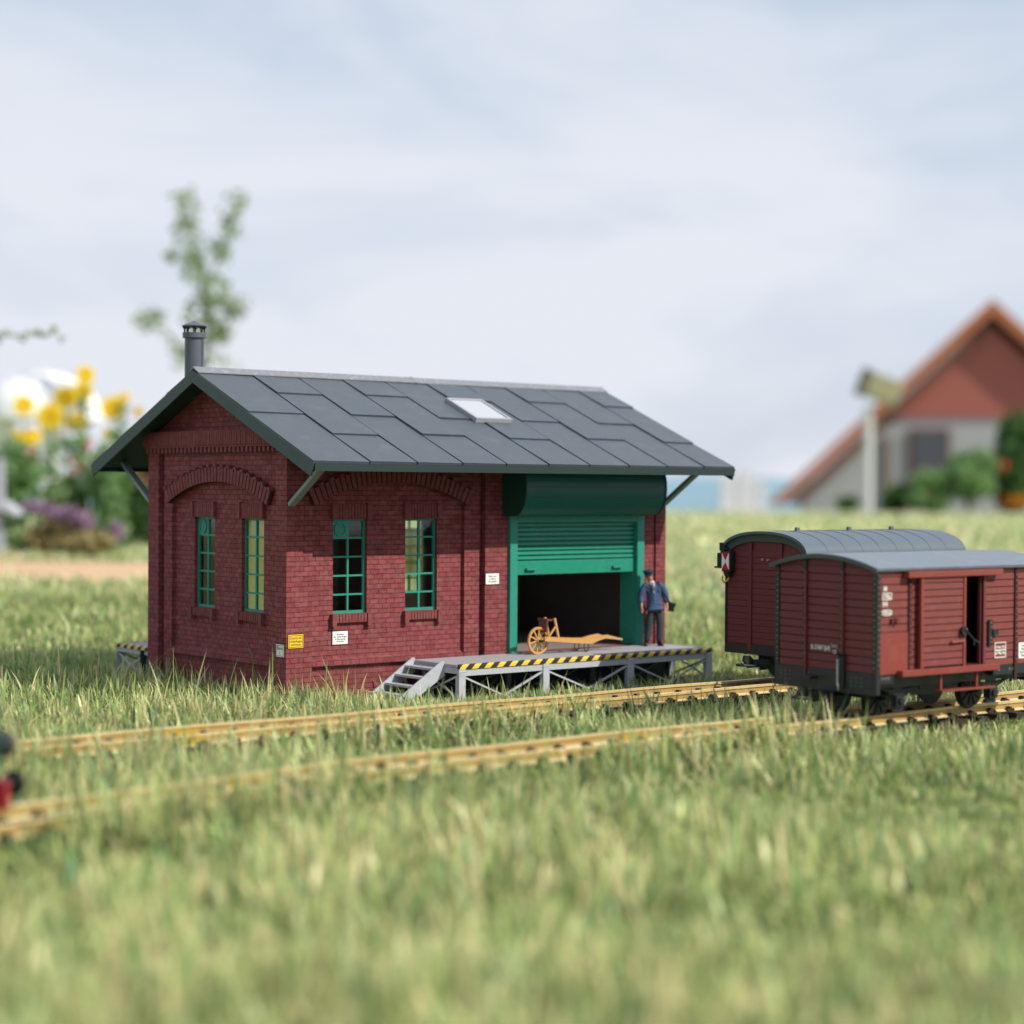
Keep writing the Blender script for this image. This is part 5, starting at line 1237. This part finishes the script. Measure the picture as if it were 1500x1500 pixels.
        patch = np.clip(.5 + .6 * cl2, 0, 1)
        dry = (rng.uniform(0, 1, n) < (.14 + .34 * patch)) | (th & (rng.uniform(0, 1, n) < .5)); dry2 = (dry * rng.uniform(.5, 1, n))[:, None]
        col = col * (1 - dry2) + st * dry2
        bb_ = (rng.uniform(0, 1, n) < .15)[:, None]; col = np.where(bb_, bl * rng.uniform(.8, 1.3, n)[:, None], col)
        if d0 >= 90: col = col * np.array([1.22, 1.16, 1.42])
        if d0 < 20: col = col * np.array([1.18, 1.16, 1.2])
        col = col * rng.uniform(.72, 1.25, n)[:, None]
        col = np.repeat(col, nv, 0)
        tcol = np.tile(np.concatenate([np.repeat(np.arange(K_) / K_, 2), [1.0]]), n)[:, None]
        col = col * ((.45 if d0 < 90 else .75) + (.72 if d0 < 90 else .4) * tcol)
        CC.append(np.concatenate([col, np.ones((len(col), 1))], 1)); VV.append(v); off += len(v)
    V = np.concatenate(VV); F4 = np.concatenate(FF4); F3 = np.concatenate(FF3); Cc = np.concatenate(CC)
    me = bpy.data.meshes.new(name); me.vertices.add(len(V)); me.vertices.foreach_set('co', V.astype(np.float32).ravel())
    me.loops.add(F4.size + F3.size); me.loops.foreach_set('vertex_index', np.concatenate([F4.ravel(), F3.ravel()]).astype(np.int32))
    me.polygons.add(len(F4) + len(F3)); ls = np.concatenate([np.arange(len(F4)) * 4, F4.size + np.arange(len(F3)) * 3]); me.polygons.foreach_set('loop_start', ls.astype(np.int32))
    me.update(calc_edges=True)
    ca = me.color_attributes.new('tint', 'FLOAT_COLOR', 'POINT'); ca.data.foreach_set('color', Cc.astype(np.float32).ravel())
    a = N('grass_blades'); a.t.nodes.remove(a.b); at_ = a.n('ShaderNodeAttribute', attribute_name='tint')
    dd = a.n('ShaderNodeBsdfDiffuse'); tt = a.n('ShaderNodeBsdfTranslucent'); gg = a.n('ShaderNodeBsdfGlossy'); gg.inputs['Roughness'].default_value = .45; gg.inputs[0].default_value = (.9, .95, .8, 1)
    m1 = a.n('ShaderNodeMixShader'); m1.inputs[0].default_value = .35; m2 = a.n('ShaderNodeMixShader'); m2.inputs[0].default_value = .05
    a.l(at_.outputs['Color'], dd.inputs[0]); a.l(at_.outputs['Color'], tt.inputs[0]); a.l(dd.outputs[0], m1.inputs[1]); a.l(tt.outputs[0], m1.inputs[2]); a.l(m1.outputs[0], m2.inputs[1]); a.l(gg.outputs[0], m2.inputs[2]); a.l(m2.outputs[0], a.out.inputs[0])
    me.materials.append(a.m)
    o = bpy.data.objects.new(name, me); COL.objects.link(o); tag(o, label, 'grass', kind='stuff')
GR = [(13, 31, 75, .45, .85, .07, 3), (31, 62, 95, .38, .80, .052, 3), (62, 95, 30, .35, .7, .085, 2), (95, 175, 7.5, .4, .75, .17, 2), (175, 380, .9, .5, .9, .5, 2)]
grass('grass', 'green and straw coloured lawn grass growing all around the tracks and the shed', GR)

# ------------------------------------------------------------------ light
SUN_AZ, SUN_EL = R(24), R(40)          # azimuth from -Y toward +X
sd = Vector((math.sin(SUN_AZ) * math.cos(SUN_EL), -math.cos(SUN_AZ) * math.cos(SUN_EL), math.sin(SUN_EL)))
sun = bpy.data.lights.new('sun', 'SUN'); sun.energy = 4.9; sun.angle = R(.6); sun.color = (1, .93, .82)
so_ = bpy.data.objects.new('sun', sun); COL.objects.link(so_); so_.rotation_euler = sd.to_track_quat('Z', 'Y').to_euler(); so_.location = (0, -20, 40)
wd = bpy.data.worlds.new('World'); S.world = wd; wd.use_nodes = True; nt = wd.node_tree; bgn = nt.nodes['Background']
sky = nt.nodes.new('ShaderNodeTexSky'); sky.sky_type = 'NISHITA'; sky.sun_disc = False; sky.sun_elevation = SUN_EL
sky.sun_rotation = math.atan2(sd.x, sd.y); sky.air_density = 1.0; sky.dust_density = 2.2; sky.ozone_density = 1.5
tc = nt.nodes.new('ShaderNodeTexCoord'); mp = nt.nodes.new('ShaderNodeMapping'); mp.inputs['Scale'].default_value = (1, 1, 3.2); nt.links.new(tc.outputs['Generated'], mp.inputs[0])
nz = nt.nodes.new('ShaderNodeTexNoise'); nz.inputs['Scale'].default_value = 3.4; nz.inputs['Detail'].default_value = 7; nz.inputs['Roughness'].default_value = .55; nz.inputs['Distortion'].default_value = .35; nt.links.new(mp.outputs[0], nz.inputs[0])
mr = nt.nodes.new('ShaderNodeMapRange'); mr.interpolation_type = 'SMOOTHSTEP'; mr.inputs[1].default_value = .32; mr.inputs[2].default_value = .62; mr.inputs[3].default_value = .58; mr.inputs[4].default_value = 1.25; nt.links.new(nz.outputs[0], mr.inputs[0])
mx = nt.nodes.new('ShaderNodeMix'); mx.data_type = 'RGBA'; sx_ = nt.nodes.new('ShaderNodeSeparateXYZ'); nt.links.new(tc.outputs['Generated'], sx_.inputs[0])
el = nt.nodes.new('ShaderNodeMapRange'); el.inputs[1].default_value = .02; el.inputs[2].default_value = .30; el.inputs[3].default_value = 0; el.inputs[4].default_value = .55; nt.links.new(sx_.outputs[2], el.inputs[0])
sb = nt.nodes.new('ShaderNodeMath'); sb.operation = 'SUBTRACT'; sb.use_clamp = True; nt.links.new(mr.outputs[0], sb.inputs[0]); nt.links.new(el.outputs[0], sb.inputs[1]); nt.links.new(sb.outputs[0], mx.inputs[0])
# blend of the physical sky (brought up to its hazy summer brightness) and thin cloud
sm = nt.nodes.new('ShaderNodeMix'); sm.data_type = 'RGBA'; sm.blend_type = 'MIX'; sm.inputs[0].default_value = .62; nt.links.new(sky.outputs[0], sm.inputs[6]); sm.inputs[7].default_value = (6.1, 7.5, 9.4, 1)
nt.links.new(sm.outputs[2], mx.inputs[6]); mx.inputs[7].default_value = (7.8, 8.1, 8.85, 1)
nt.links.new(mx.outputs[2], bgn.inputs[0]); bgn.inputs[1].default_value = .102

# ------------------------------------------------------------------ camera
cd = bpy.data.cameras.new('camera'); co = bpy.data.objects.new('camera', cd); COL.objects.link(co)
rot = Matrix((RT, UP, -FWD)).transposed().to_4x4(); co.matrix_world = Matrix.Translation(CAM) @ rot
cd.sensor_width = 36; cd.lens = F / 1500 * 36; cd.clip_start = .5; cd.clip_end = 90000
cd.dof.use_dof = True; cd.dof.focus_distance = 50.0; cd.dof.aperture_fstop = .15
S.camera = co
S.view_settings.view_transform = 'Standard'; S.view_settings.look = 'None'; S.view_settings.exposure = 0; S.view_settings.gamma = 1
S.cycles.use_denoising = True
S.cycles.max_bounces = 8; S.cycles.transparent_max_bounces = 12
